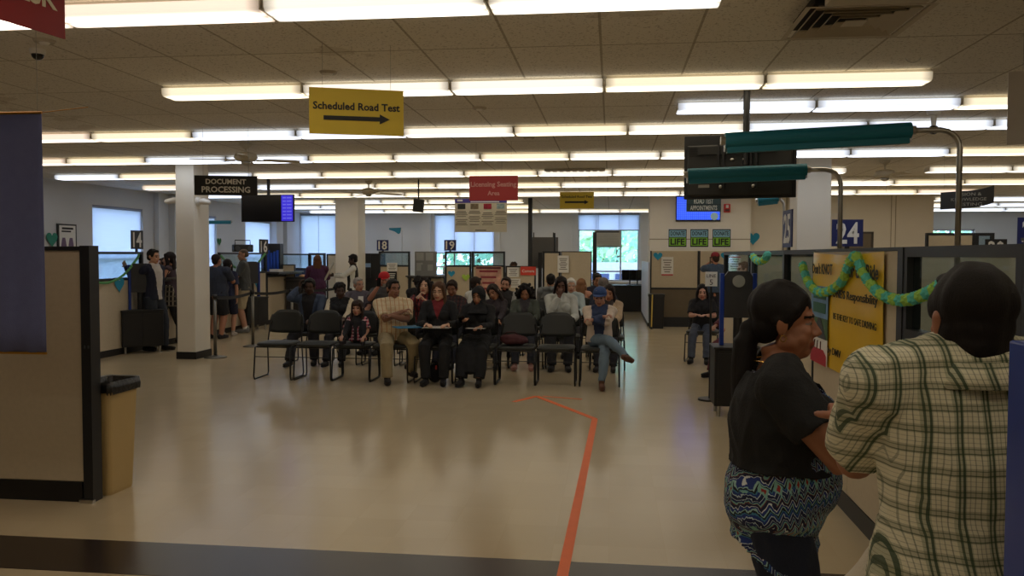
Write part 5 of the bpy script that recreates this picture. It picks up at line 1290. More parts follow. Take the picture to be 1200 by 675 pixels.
    # --- shoes
    if feet:
        for k, b, sx in ((kneeR, fR, -1), (kneeL, fL, 1)):
            g = MB(); fd = Vector((sx * .12, -1, 0)); sh = (b - k).normalized()
            fwd = (fd - sh * fd.dot(sh)).normalized() if sh.z > -.75 else fd.normalized()
            if sh.z <= -.75: upv = Vector((0, 0, 1))
            else: upv = -sh
            b0 = b - upv * .035
            g.loft([b0 - fwd * .055 * s, b0, b0 + fwd * .07 * s, b0 + fwd * .14 * s, b0 + fwd * .185 * s], [(.034 * s, .040 * s), (.040 * s, .046 * s), (.044 * s, .036 * s), (.044 * s, .028 * s), (.03 * s, .02 * s)], side=fwd.cross(upv), n=16, cap='round')
            g.loft([b0 + upv * .0, b + upv * .03], [.043 * s, .04 * s], side=(1, 0, 0), n=14)
            lowz = b0 - upv * .028
            g.loft([lowz - fwd * .06 * s, lowz + fwd * .07 * s, lowz + fwd * .18 * s], [(.036 * s, .016), (.046 * s, .016), (.034 * s, .014)], side=fwd.cross(upv), n=16, cap='round')
            child('shoe', fuse(g, .009, 1), fabric(shoe, 'shoe'), t)
            if sockc: g = MB(); g.loft([b + (k - b).normalized() * .0, b + (k - b).normalized() * .16 * s], [.042 * s, .047 * s], side=(1, 0, 0), n=14); child('sock', g.mesh('sock'), fabric(sockc, 'sock'), t)
    # --- hair and headwear
    g = MB(); HB = lambda c, r, **k: g.ball(hp(*c), tuple(x * hk for x in r), rot=HM, **k); hm = hair_mat(hc)
    LF = lambda ps, rs, sd=(1, 0, 0): g.loft([hp(*p) for p in ps], [(a * hk, b * hk) if not isinstance(a, tuple) else a for a, b in rs], side=HM @ Vector(sd), n=14, cap='round')
    rr_ = random.Random(len(label) * 7 + 1)
    def dome(e=0): HB((0, .024, .046), (.083 + e, .094 + e, .087 + e), n=26, k=16); HB((0, .060, -.012), (.066 + e, .05 + e, .06), n=18, k=12)
    if hair == 'short': dome(.001); HB((0, -.045, .092), (.055, .035, .022)); HB((.07, -.01, .03), (.014, .03, .035)); HB((-.07, -.01, .03), (.014, .03, .035))
    elif hair == 'buzz': dome(-.002)
    if hair == 'short' and 'nape' in extras: HB((0, .062, -.05), (.062, .042, .05)); HB((0, .03, .04), (.086, .092, .088), n=26, k=16); HB((.066, .03, -.03), (.014, .03, .04)); HB((-.066, .03, -.03), (.014, .03, .04))
    elif hair == 'balding': HB((0, .06, .01), (.077, .058, .055), n=20); HB((0, .02, .055), (.079, .088, .069), n=20)
    elif hair in ('long', 'bangs', 'curly', 'pony', 'bun', 'afro'):
        dome(.005)
        if hair == 'bangs': HB((0, -.058, .058), (.06, .028, .03))
        for sx in (-1, 1):
            if hair in ('long', 'bangs'):
                LF([(sx * .052, -.045, .085), (sx * .076, -.02, .02), (sx * .083, .0, -.06), (sx * .085, -.01, -.15), (sx * .083, -.03, -.24), (sx * .075, -.045, -.29)], [(.018, .03), (.017, .034), (.02, .036), (.024, .036), (.022, .03), (.012, .016)], (1, 0, 0))
            elif hair in ('pony', 'bun'): LF([(sx * .04, -.05, .085), (sx * .070, -.02, .05), (sx * .074, .03, .01)], [(.014, .02), (.013, .026), (.014, .03)])
        if hair in ('long', 'bangs'): LF([(0, .07, .05), (0, .09, -.05), (0, .085, -.15), (0, .08, -.23)], [(.07, .03), (.08, .03), (.085, .028), (.07, .018)])
        if hair == 'pony':
            HB((0, .115, -.03), (.03, .032, .035)); LF([(0, .10, -.01), (0, .125, -.07), (.0, .125, -.18), (0, .125, -.32), (0, .12, -.42)], [(.028, .026), (.042, .038), (.052, .042), (.042, .034), (.014, .012)])
        if hair == 'bun': HB((0, .1, .05), (.04, .035, .04))
        if hair == 'curly':
            for sx in (-1, 1): LF([(sx * .052, -.04, .085), (sx * .082, -.01, .02), (sx * .095, .01, -.06), (sx * .105, .0, -.15), (sx * .10, -.02, -.22)], [(.026, .034), (.03, .05), (.036, .055), (.04, .05), (.028, .03)])
            LF([(0, .07, .06), (0, .10, -.05), (0, .10, -.18)], [(.08, .04), (.10, .045), (.10, .04)])
            for i in range(110):
                a = rr_.random() * PI * 1.24 - PI * .12; zz = rr_.random() * .32 - .24; R_ = .095 + .03 * rr_.random()
                px_, py_ = math.cos(a) * R_, math.sin(a) * R_ * .95 + .01
                if zz < -.02: px_ *= 1.12
                HB((px_ * (1.08 if zz < .04 else .95), py_, zz), (.021, .021, .024), n=8, k=6)
            for i in range(14): HB((rr_.random() * .13 - .065, -.03 + .06 * rr_.random(), .105 + .02 * rr_.random()), (.026, .026, .022), n=8, k=6)
        if hair == 'afro':
            for i in range(40):
                a = rr_.random() * 2 * PI; ph = rr_.random() * 1.3; p = (math.cos(a) * math.cos(ph) * .09, .02 + math.sin(a) * math.cos(ph) * .1, .03 + math.sin(ph) * .1)
                if p[1] > -.05 or p[2] > .08: HB(p, (.022, .022, .022), n=8, k=6)
    if g.v and hair != 'none':
        hmsh = fuse(g, max(.006, vox * .8), 1); wrinkle(hmsh, .006 if hair != 'curly' else .01, (30, 30, 8), seed=2)
        child('hair', hmsh, hm, t)
    for e in extras:
        if isinstance(e, tuple) and e[0] == 'cap':
            g = MB(); rings = []
            for zz, k in ((.036, 1.0), (.06, 1.0), (.085, .94), (.11, .80), (.128, .55), (.138, .25)):
                rings.append([hp(math.cos(2 * PI * j / 28) * .088 * k, .014 + math.sin(2 * PI * j / 28) * .104 * k, zz + .006) for j in range(28)])
            ringstack(g, rings); child('cap_crown', g.mesh('c'), fabric(e[1], 'cap'), t).data.shade_smooth()
            g = MB(); n = 14; vs = []
            for j in range(n + 1):
                a = PI + PI * j / n
                for rr2, dz in ((.084, 0), (.115 + .03 * math.sin(PI * j / n), -.010)):
                    for th_ in (0, .005): vs.append(hp(math.cos(a) * min(rr2, .088), .012 + math.sin(a) * (rr2 + .012) - (.035 if rr2 > .1 else 0) * math.sin(PI * j / n), .044 + dz * 1.5 + th_))
            fs = []
            for j in range(n):
                k = j * 4; m = k + 4; fs += [(k, k + 2, m + 2, m), (k + 1, m + 1, m + 3, k + 3), (k + 2, k + 3, m + 3, m + 2), (k, m, m + 1, k + 1)]
            fs += [(0, 1, 3, 2), (4 * n, 4 * n + 2, 4 * n + 3, 4 * n + 1)]
            g.add(vs, fs); child('cap_brim', g.mesh('b'), fabric(e[2] if len(e) > 2 else e[1], 'cap'), t)
        elif isinstance(e, tuple) and e[0] == 'hijab':
            g = MB(); HB2 = lambda c, r: g.ball(hp(*c), tuple(x * hk for x in r), rot=HM, n=24, k=16)
            HB2((0, .012, .012), (.095, .115, .125)); g.loft([hp(0, .02, -.06), N + Vector((0, -.01, .0)), T(.46), T(.36) + Vector((0, -.02, 0))], [(.085, .09), (.105, .09), (.185 * s, .135), (.18 * s, .175)], side=side, n=22)
            me = fuse(g, .009, 2)
            def mk(c_):
                q = (c_ - np.array(Hc)) @ HMi.T / hk
                return ~((q[:, 1] < -.03) & ((q[:, 0] / .054) ** 2 + ((q[:, 2] + .012) / .078) ** 2 < 1))
            keep(me, mk); wrinkle(me, .008, (12, 12, 9), seed=4, ridge=True); o = child('headscarf', me, fabric(e[1], 'scarf'), t); sm = o.modifiers.new('s', 'SOLIDIFY'); sm.thickness = .004
        elif e == 'glasses':
            g = MB()
            for sx in (-1, 1):
                g.loft([hp(sx * .033 + .024 * math.cos(a), -.094, .0 + .017 * math.sin(a)) for a in [2 * PI * j / 16 for j in range(16)]], [.0016] * 16, n=5, closed=True)
                g.tube([hp(sx * .057, -.092, .005), hp(sx * .078, -.03, .006), hp(sx * .08, .02, .0)], .0016, n=5)
            g.tube([hp(-.01, -.096, .003), hp(.01, -.096, .003)], .0016, n=5); child('glasses', g.mesh('g'), mat('spectacle_metal', (120, 110, 100), .3, .8), t)
        elif isinstance(e, tuple) and e[0] == 'earring':
            g = MB()
            for sx in (-1, 1): g.loft([hp(sx * .082, .008 + .009 * math.cos(a), -.046 + .010 * math.sin(a)) for a in [2 * PI * j / 14 for j in range(14)]], [.0014] * 14, n=5, closed=True)
            child('earring', g.mesh('e'), mat('gold', (210, 170, 90), .25, 1), t)
    t['_'] = 0; del t['_']
    P_ = dict(t=t, hR=hR, hL=hL, eR=eR, eL=eL, Hc=Hc, HM=HM, hk=hk, S=S, T=T, P=P, kR=kneeR, kL=kneeL, hp=hp, side=side, u2=u2, s=s)
    P_['W'] = lambda v: Matrix.Translation(t.location) @ Matrix.Rotation(rz, 4, 'Z') @ Vector(v)
    return P_
# ================================================================ CHAIRS
SEAT = .475
chair_shell = mat('charcoal_chair_shell', (44, 46, 44), .45, 0, .05, 10, .1, 200); chair_tube = mat('black_chair_tube', (26, 26, 27), .35, .3, .03)
def chair_meshes():
    out = []
    f = MB(); ringstack(f, [[(x * k, y * k, z) for x, y, _ in rect_ring(.46, .43, 0, .07)] for k, z in ((.93, SEAT - .045), (1, SEAT - .03), (1, SEAT - .012), (.94, SEAT))]); out.append(('seat', f.mesh('seat', [chair_shell])))
    f = MB(); n = 16; vs = []; m = 7
    for side_ in (0, 1):
        for i in range(n + 1):
            u = -1 + 2 * i / n
            for j in range(m + 1):
                v = j / m; wv = .235 * (1 - .16 * v ** 3) ; z = .565 + .305 * v - (.03 * abs(u) ** 4 * (v > .9)) + .018 * (1 - u * u) * (1 - v) * 0
                yb = .225 + .06 * v - .045 * (1 - u * u) * -1 * .6 + side_ * .016
                vs.append((u * wv, yb, z - .05 * abs(u) ** 5 * v ** 4 + .022 * abs(u) ** 4 * (1 - v)))
    A = (n + 1) * (m + 1); fs = []
    for i in range(n):
        for j in range(m):
            p = i * (m + 1) + j; q = p + m + 1; fs += [(p, q, q + 1, p + 1), (p + A, p + 1 + A, q + 1 + A, q + A)]
    for i in range(n):
        for j in (0, m):
            p = i * (m + 1) + j; q = p + m + 1; fs.append((p, q, q + A, p + A) if j else (p, p + A, q + A, q))
    for i in (0, n):
        for j in range(m):
            p = i * (m + 1) + j; fs.append((p, p + 1, p + 1 + A, p + A) if i else (p, p + A, p + 1 + A, p + 1))
    f.add(vs, fs); me = f.mesh('backrest', [chair_shell]); me.shade_smooth(); out.append(('backrest', me))
    for sx in (-1, 1):
        f = MB(); x = sx * .235
        f.tube([(x * .93, -.13, SEAT - .04), (x, -.205, SEAT - .06), (x * 1.03, -.235, .05), (x * 1.03, -.215, .012), (x * 1.03, .20, .012), (x * 1.03, .225, .05), (x, .19, SEAT - .06), (x * .96, .215, .56), (x * .85, .262, .72)], .0095, n=8)
        me = f.mesh('leg', [chair_tube]); me.shade_smooth(); out.append(('leg', me))
    f = MB(); f.tube([(-.22, -.19, SEAT - .055), (.22, -.19, SEAT - .055)], .008); f.tube([(-.22, .17, SEAT - .055), (.22, .17, SEAT - .055)], .008); f.tube([(-.235, -.222, .30), (.235, -.222, .30)], .005); out.append(('stretcher', f.mesh('stretcher', [chair_tube])))
    return out
CM = chair_meshes()
def chair(x, y, label, group, rz=0.0):
    t = thing('stacking_chair', label, 'chair', (x, y, 0), rz, group)
    for nm, me in CM:
        o = bpy.data.objects.new(nm, me); COL.objects.link(o); o.parent = t
    return t
Y1, Y2, Y3, Y4 = 10.35, 11.85, 13.3, 14.8
X1 = lambda px: at(px, 405, Y1).x
X2 = lambda px: at(px, 380, Y2).x
X3 = lambda px: at(px, 370, Y3).x
X4 = lambda px: at(px, 365, Y4).x
for px, l in ((327, 'empty black chair at the left end of the front row'), (373, 'second empty black chair from the left in the front row'), (417, 'black chair in the front row holding the small child'), (461, 'black chair under the man in the tan striped shirt'), (512, 'black chair under the woman with the white folder'), (560, 'black chair under the woman in the black headscarf'), (606, 'empty front row chair with a burgundy bag on it'), (652, 'empty front row chair left of the man in the blue cap'), (703, 'black chair under the man with crossed legs')):
    chair(X1(px), Y1, l, 'front row of black chairs')
for px, l in ((361, 'second row chair under the person on the phone'), (404, 'second row chair under the woman in the cream cardigan'), (448, 'second row chair behind the man in the tan striped shirt'), (492, 'second row chair under the woman in the red patterned top'), (532, 'second row chair under the man in the dark checked shirt'), (578, 'second row chair under the woman leaning her head'), (618, 'second row chair under the curly haired woman looking down'), (661, 'second row chair under the woman in the white sweater'), (712, 'second row chair under the woman in the tan jacket')):
    chair(X2(px), Y2, l, 'second row of black chairs')
for px, l in ((417, 'third row chair under the older man with a name tag'), (453, 'third row chair under the man in the red cap'), (500, 'third row chair behind the woman in the red patterned top'), (556, 'third row chair under the man in the white shirt'), (594, 'third row chair under the man in the grey hooded jacket'), (632, 'third row chair between the hooded man and the white haired woman'), (670, 'third row chair under the white haired woman'), (708, 'third row chair under the man in the grey cap')):
    chair(X3(px), Y3, l, 'third row of black chairs')
for px, l, r in ((645, 'fourth row chair turned away under the person in the grey hoodie', PI), (681, 'fourth row chair turned away under the fair haired woman', PI), (699, None, 0), (489, 'fourth row chair under the dark haired person behind the red top', 0)):
    if l: chair(X4(px), Y4, l, 'rear row of black chairs', r)
chair(X4(712), Y4 + .1, 'fourth row chair behind the man in the grey cap', 'rear row of black chairs')
# ================================================================ SEATED PEOPLE
HD = dict(cat='person')
def sitter(label, px, Y, top_y, rz=0, **k):
    hor = 299 - .003 * (716 - px); z = CAMH - (top_y - hor) / FPX * (Y - .1)
    lean = k.get('lean', 0); H = (z - .66) / (.622 * (math.cos(lean))) * 1.72; hat = .0
    if any(isinstance(e, tuple) and e[0] in ('cap', 'hijab') for e in k.get('extras', ())): H -= .05
    if k.get('hair') in ('curly', 'afro'): H -= .04
    H = max(1.4, min(1.85, H)); x = at(px, top_y, Y).x
    dx, dy = 0.0, .07
    return person(label, (x, Y + .07, 0), rz, pose='sit', H=k.pop('H', H), seat=SEAT - .0, **k)
CR = dict(curl=.9, hR=(.08, -.25, .89), hL=(-.08, -.28, .84), poleR=(-1, -.1, -.7), poleL=(1, -.1, -.7))
brown, tan, pale, dark = (128, 82, 58), (166, 118, 88), (204, 160, 132), (74, 48, 36)
pol = lambda n, base, s1, per=.03, w_=.3: None
def striped(name, base, line, per, duty, axis=0, line2=None, per2=None, duty2=None, base_rough=.85):
    if name in _M: return _M[name]
    m = mat(name, base, base_rough, 0, .0, 9, .2, 160); b = NB(m); bs = b.n['Principled BSDF']
    s = b.node('ShaderNodeSeparateXYZ'); b.nt.links.new(b.node('ShaderNodeTexCoord').outputs['Object'], s.inputs[0])
    f1 = b.math('LESS_THAN', b.math('FRACT', b.math('MULTIPLY', s.outputs[axis], 1 / per)), duty); c = b.mix(f1, base, line)
    if line2: f2 = b.math('LESS_THAN', b.math('FRACT', b.math('MULTIPLY', s.outputs[2], 1 / per2)), duty2); c = b.mix(b.math('MULTIPLY', f2, .7), c, line2)
    b.nt.links.new(c, bs.inputs['Base Color']); return m
def plaid():
    m = mat('green_plaid_cotton', (196, 190, 164), .85, 0, 0, 9, .2, 200); b = NB(m); bs = b.n['Principled BSDF']
    s = b.node('ShaderNodeSeparateXYZ'); tc = b.node('ShaderNodeTexCoord'); b.nt.links.new(tc.outputs['Object'], s.inputs[0])
    nz = b.noise(tc.outputs['Object'], 7, 2); wob = b.math('MULTIPLY', b.math('SUBTRACT', nz, .5), .004)
    X = b.math('ADD', b.math('ADD', s.outputs[0], b.math('MULTIPLY', s.outputs[1], .25)), wob); Z = b.math('ADD', b.math('ADD', s.outputs[2], b.math('MULTIPLY', s.outputs[0], .06)), wob)
    def band(v, per, lo, hi):
        fr = b.math('FRACT', b.math('MULTIPLY', v, 1 / per)); return b.math('MULTIPLY', b.math('GREATER_THAN', fr, lo), b.math('LESS_THAN', fr, hi))
    c = (222, 216, 190)
    c = b.mix(b.math('MULTIPLY', band(X, .046, .0, .38), .42), c, (96, 112, 74)); c = b.mix(b.math('MULTIPLY', band(Z, .040, .0, .42), .42), c, (108, 106, 74))
    for lo, hi, k in ((.04, .13, .85), (.22, .29, .8), (.52, .555, .55), (.70, .735, .45), (.86, .89, .4)): c = b.mix(b.math('MULTIPLY', band(X, .046, lo, hi), k), c, (34, 62, 42))
    for lo, hi, k in ((.05, .11, .75), (.28, .33, .6), (.58, .61, .45), (.8, .83, .35)): c = b.mix(b.math('MULTIPLY', band(Z, .040, lo, hi), k), c, (56, 74, 50))
    b.nt.links.new(c, bs.inputs['Base Color']); return m
def ikat():
    m = mat('ikat_print_fabric', (30, 46, 96), .8, 0, 0, 9, .2, 200); b = NB(m); bs = b.n['Principled BSDF']
    tc = b.node('ShaderNodeTexCoord'); s = b.node('ShaderNodeSeparateXYZ'); b.nt.links.new(tc.outputs['Object'], s.inputs[0])
    nz = b.math('MULTIPLY', b.math('SUBTRACT', b.noise(tc.outputs['Object'], 38, 2), .5), .02)
    u = b.math('ADD', b.math('SUBTRACT', s.outputs[0], s.outputs[1]), nz); tri = b.math('ABSOLUTE', b.math('SUBTRACT', b.math('FRACT', b.math('MULTIPLY', u, 30)), .5))
    z = b.math('ADD', b.math('ADD', s.outputs[2], b.math('MULTIPLY', s.outputs[1], .25)), nz); zz = b.math('ADD', b.math('MULTIPLY', z, 13), b.math('MULTIPLY', tri, .62))
    r = b.node('ShaderNodeValToRGB'); r.color_ramp.interpolation = 'CONSTANT'; el = r.color_ramp.elements
    stops = [(0, (20, 30, 74)), (.10, (190, 205, 212)), (.14, (24, 50, 120)), (.26, (60, 120, 150)), (.31, (14, 16, 34)), (.40, (150, 186, 180)), (.46, (26, 48, 116)), (.58, (210, 214, 214)), (.62, (18, 24, 60)), (.74, (116, 60, 56)), (.78, (120, 168, 160)), (.84, (20, 34, 86)), (.93, (180, 195, 205)), (.96, (16, 20, 46))]
    while len(el) < len(stops): el.new(.5)
    for e, (p, c) in zip(el, stops): e.position = p; e.color = lin(c) + (1,)
    b.nt.links.new(b.math('FRACT', zz), r.inputs[0])
    # diamonds
    fz = b.math('ABSOLUTE', b.math('SUBTRACT', b.math('FRACT', b.math('MULTIPLY', z, 7)), .5)); dm = b.math('ADD', b.math('MULTIPLY', tri, 1.0), b.math('MULTIPLY', fz, 1.6))
    c = b.mix(b.math('LESS_THAN', dm, .30), r.outputs[0], (128, 176, 166)); c = b.mix(b.math('LESS_THAN', dm, .12), c, (150, 46, 44))
    b.nt.links.new(c, bs.inputs['Base Color']); return m
tanstripe = striped('tan_striped_cotton', (214, 196, 160), (186, 130, 88), .055, .16, 0, (200, 160, 120), .06, .12)
# front row
A = sitter('heavy man in a tan striped shirt and khaki trousers with folded arms, front row', 459, Y1, 331, R(24), w_=1.12, belly=.03, skin=(140, 96, 72), hc=(26, 22, 20), top_mat=tanstripe, top=(200, 180, 150), sleeve='short', bottom=(158, 142, 108), head=(.35, .0, .06), shoe=(34, 28, 26), extras=('collar',), vox=.007,
           fR=(-.14, -.40, .085), fL=(.20, -.22, .14), **CR)
Bp = sitter('long haired woman with glasses in a black jacket holding a white folder', 513, Y1, 334, R(3), w_=1.02, bust=1.0, skin=pale, hair='long', hc=(84, 58, 40), top=(26, 26, 28), sleeve='long', inner=(120, 34, 40), vneck=.2, bottom=(24, 24, 26), head=(-.12, .02, 0), extras=('glasses',), vox=.007, hR=(-.10, -.33, .74), hL=(.16, -.33, .74), fR=(-.10, -.42, .085), fL=(.12, -.42, .085), handn={'R': (0, 0, -1), 'L': (0, 0, -1)}, legs='long')
Cp = sitter('woman in a black headscarf and long black robe with papers on her lap', 560, Y1, 337, R(-4), w_=1.05, bust=1.0, skin=tan, hair='none', top=(22, 22, 24), sleeve='long', bottom=(20, 20, 22), legs='robe', head=(-.15, .22, 0), extras=(('hijab', (20, 20, 23)),), vox=.007, hR=(-.12, -.34, .80), hL=(.10, -.34, .72), handn={'R': (.6, -.4, -.4), 'L': (0, 0, -1)}, bname='robe')
Dp = sitter('man in a blue cap, cream jacket and jeans with crossed legs', 703, Y1, 338, R(-3), w_=1.08, skin=(176, 128, 104), hc=(120, 116, 110), top=(204, 186, 168), sleeve='long', inner=(44, 56, 88), vneck=.5, open_=.028, bottom=(104, 122, 136), head=(-.08, .08, 0), shoe=(92, 60, 44), slouch=.05, lean=-.05, extras=(('cap', (48, 72, 120)),), vox=.007,
           fL=(.06, -.48, .085), fR=(.36, -.50, .40), kR=(-.15, -.3, 1), kL=(.1, -1, .5), legs='slim', sockc=(24, 24, 30), curl=.9, hR=(.07, -.25, .86), hL=(-.08, -.28, .82), poleR=(-1, -.1, -.7), poleL=(1, -.1, -.7), topname='jacket')
# child with knees up on the chair
x = X1(418)
person('small child in a pink checked top sitting on a chair with knees drawn up', (x, Y1 + .04, 0), 0, cat='child', H=.98, pose='sit', seat=SEAT - .03, hs=.86, skin=(186, 140, 116), hair='bangs', hc=(48, 32, 26), top_mat=striped('pink_check_cotton', (196, 96, 112), (60, 40, 60), .04, .4, 0, (226, 200, 200), .04, .35), sleeve='short', inner=(30, 28, 32), vneck=.14, open_=.02, bottom=(28, 28, 34), legs='slim', fR=(-.12, -.20, SEAT + .06), fL=(.14, -.20, SEAT + .06), kR=(-.3, -.6, 1), kL=(.3, -.6, 1), hR=(-.14, -.20, SEAT + .10), hL=(.15, -.20, SEAT + .10), head=(.0, .05, 0), shoe=(40, 36, 40), vox=.006, w_=.95)
# second row
def hp_(e): return e
ph = sitter('person in a denim shirt holding a phone to the ear, second row left', 361, Y2, 330, R(5), w_=1.15, skin=dark, hair='short', hc=(20, 17, 16), top=(58, 70, 92), sleeve='long', inner=(24, 22, 26), vneck=.45, open_=.03, bottom=(24, 24, 30), head=(.08, .06, .05), hR=(-.125, -.11, 1.12), poleR=(-.5, -.4, -1), fR=(-.16, -.52, .085), fL=(.16, -.36, .085), handn={'R': ((1, 0, .1), (.1, .1, 1))}, curl=.5)
sitter('woman with short dark hair in a cream cardigan over a black top', 397, Y2, 334, R(6), w_=1.05, bust=1, skin=dark, hair='afro', hc=(24, 18, 16), top=(196, 184, 160), inner=(22, 22, 24), vneck=.5, open_=.07, sleeve='long', bottom=(30, 30, 36), head=(.35, .05, 0))
sitter('woman with long dark curly hair in a red patterned top', 497, Y2, 328, R(0), skin=pale, hair='curly', hc=(24, 18, 18), bust=1, top_mat=striped('red_print_knit', (140, 44, 44), (46, 28, 36), .05, .45, 0, (70, 36, 44), .07, .4), sleeve='long', bottom=(40, 40, 46), head=(-.05, -.22, 0), hR=(-.05, -.24, 1.0), hL=(.06, -.26, .95), curl=.9)
sitter('man with receding hair in a dark checked shirt looking down', 529, Y2, 331, R(-4), skin=(150, 104, 80), hair='short', hc=(42, 28, 22), top_mat=striped('dark_check_cotton', (50, 38, 42), (84, 44, 44), .05, .3, 0, (34, 30, 36), .05, .4), sleeve='long', bottom=(36, 38, 50), head=(0, .3, 0))
sitter('woman resting her tilted head, long brown hair and dark top', 581, Y2, 336, R(-6), skin=tan, hair='long', hc=(40, 28, 24), bust=1, top=(52, 44, 50), sleeve='long', bottom=(34, 34, 40), head=(-.2, .25, -.42), tilt=-.08)
sitter('woman with dark curly hair looking down, olive jacket', 615, Y2, 334, R(2), skin=tan, hair='curly', hc=(22, 16, 16), bust=1, top=(74, 80, 72), sleeve='long', inner=(60, 56, 60), vneck=.3, bottom=(40, 42, 50), head=(0, .45, 0), lean=.08, shoe=(150, 110, 100))
W2 = sitter('woman with a long braid in a white sweater, hand at her mouth', 657, Y2, 327, R(2), skin=(96, 62, 48), hair='long', hc=(26, 18, 18), bust=1, top=(188, 190, 184), sleeve='long', bottom=(40, 40, 44), head=(.05, .2, .05), hR=(-.015, -.20, 1.02), poleR=(-.5, -.3, -1), handn={'R': ((.2, 1, 0), (.15, 0, 1))}, curl=.6)
sitter('woman with dark hair in a tan jacket behind the man in the cap', 714, Y2, 337, R(-6), skin=tan, hair='long', hc=(30, 20, 20), bust=1, top=(176, 152, 124), sleeve='long', inner=(60, 50, 50), vneck=.2, bottom=(32, 32, 40), head=(-.1, .1, 0), shoe=(40, 34, 34))
# third row
sitter('older grey haired man with a white name tag on a grey shirt', 419, Y3, 328, R(8), w_=1.1, skin=(180, 134, 110), hair='short', hc=(150, 144, 136), top=(92, 86, 96), sleeve='short', bottom=(50, 50, 56), head=(.7, .0, 0))
rc = sitter('man in a red cap with a white beard holding a phone to his face', 449, Y3, 321, R(-12), w_=1.1, skin=(176, 120, 96), hair='short', hc=(196, 190, 182), top=(74, 72, 72), sleeve='short', bottom=(40, 42, 52), head=(-.15, .1, 0), extras=('beard', ('cap', (190, 36, 44))), hR=(.02, -.26, 1.08), poleR=(-.6, -.3, -1), curl=.7, handn={'R': ((.4, .6, 0), (.25, 0, 1))})
sitter('dark haired man in a white shirt turned away, third row', 557, Y3, 327, R(150), skin=tan, hair='short', hc=(38, 28, 24), top=(214, 212, 204), sleeve='long', bottom=(30, 32, 44), head=(-.5, .05, 0))
sitter('young bearded man in a dark tee and grey hooded jacket, head tilted', 592, Y3, 327, R(0), skin=(188, 138, 112), hair='short', hc=(38, 26, 22), top=(150, 150, 148), inner=(40, 38, 40), vneck=.5, open_=.05, sleeve='long', bottom=(40, 42, 52), head=(-.05, .0, .16), extras=('beard', 'hood'))
sitter('older white haired woman in a pale blue top', 669, Y3, 328, R(3), skin=(190, 146, 120), hair='short', hc=(214, 210, 200), bust=1, top=(176, 190, 192), sleeve='long', bottom=(60, 60, 66), head=(.05, .1, 0))
sitter('man in a grey cap and dark jacket behind the tan jacket', 707, Y3, 327, R(0), skin=(150, 104, 84), hair='short', hc=(40, 32, 28), top=(38, 42, 58), sleeve='long', bottom=(36, 38, 50), head=(.0, .35, 0), extras=(('cap', (112, 104, 98)),))
# fourth row
sitter('person in a grey hoodie seen from behind, dark hair', 645, Y4, 323, R(180), w_=1.1, skin=tan, hair='short', hc=(22, 18, 18), top=(112, 116, 118), sleeve='long', bottom=(40, 42, 52), extras=('hood',))
sitter('fair haired woman in a peach top seen from behind', 681, Y4, 329, R(175), skin=pale, hair='long', hc=(138, 98, 68), top=(206, 150, 126), sleeve='short', bottom=(60, 60, 70))
sitter('dark haired person at the back right of the seats', 700, Y4 + .1, 322, R(0), skin=tan, hair='short', hc=(22, 18, 18), top=(40, 44, 60), sleeve='long', bottom=(36, 38, 50), head=(.3, .2, 0))
sitter('dark haired person in black behind the red patterned top', 489, Y4, 325, R(180), w_=1.1, skin=tan, hair='afro', hc=(20, 16, 16), top=(28, 28, 32), sleeve='long', bottom=(30, 30, 36))
person('clerk with brown curly hair seated behind the Camera sign panel', (at(602, 307, YR + .7).x, YR + .7, 0), 0, pose='sit', seat=.62, H=1.62, skin=(110, 74, 54), hair='afro', hc=(60, 40, 28), top=(50, 50, 60), sleeve='long')
t = thing('office_stool', 'office stool under the clerk behind the Camera sign panel', 'stool', (at(602, 307, YR + .7).x, YR + .77, 0)); f = MB(); f.cyl((0, 0, .57), (0, 0, .62), .2, n=24); f.build('seat', black_plastic, t); f = MB(); f.cyl((0, 0, .05), (0, 0, .57), .03, n=12); f.build('post', chrome, t); f = MB(); f.cyl((0, 0, 0), (0, 0, .05), .24, n=24); f.build('base', black_plastic, t)
# ================================================================ STANDING, LEFT
def stander(label, px, top_y, foot, rz, **k):
    g0 = fl(*foot); hor = 299 - .003 * (716 - px); H = CAMH - (top_y - hor) / FPX * g0.y
    x = at(px, (top_y + foot[1]) / 2, g0.y).x
    return person(label, (x, g0.y, 0), rz, pose='stand', H=H - k.pop('dh', 0), **k)
N1 = stander('man in a navy jacket over a striped shirt leaning on the left kiosk', 180, 292, (180, 411), R(80), skin=(196, 150, 122), hair='short', hc=(22, 18, 18), top=(28, 32, 54), inner=(196, 190, 186), vneck=.6, open_=.03, sleeve='long', bottom=(44, 50, 62), head=(.05, .05, 0), vox=.008, hR=(-.14, .42, 1.40), poleR=(-.3, .3, -1), fR=(-.10, .06, .085), fL=(.10, -.12, .085), topname='jacket')
stander('young woman with long dark hair in a sleeveless top facing left', 199.5, 296, (202, 404), R(-75), skin=(196, 146, 120), hair='long', hc=(30, 20, 20), bust=1.0, top=(60, 44, 52), sleeve='none', bottom=(24, 24, 28), legs='slim', hR=(-.05, -.34, 1.12), hL=(.10, -.36, 1.10), fR=(-.08, .24, .10), fL=(.06, -.30, .085), vox=.008)
stander('person in a bright blue tee partly hidden behind the long haired woman', 193, 303, (193, 399), R(-60), skin=tan, hair='short', hc=(40, 28, 24), top=(70, 120, 200), sleeve='short', bottom=(40, 44, 60))
BM = stander('large man in a navy tee and black shorts facing the counter', 254, 298.5, (256, 397), R(170), w_=1.42, belly=.04, skin=(170, 118, 92), hair='buzz', hc=(34, 26, 22), top=(46, 52, 68), sleeve='short', bottom=(26, 26, 30), legs='short', hR=(-.12, -.36, 1.10), hL=(.2, -.36, 1.10), shoe=(30, 28, 30))
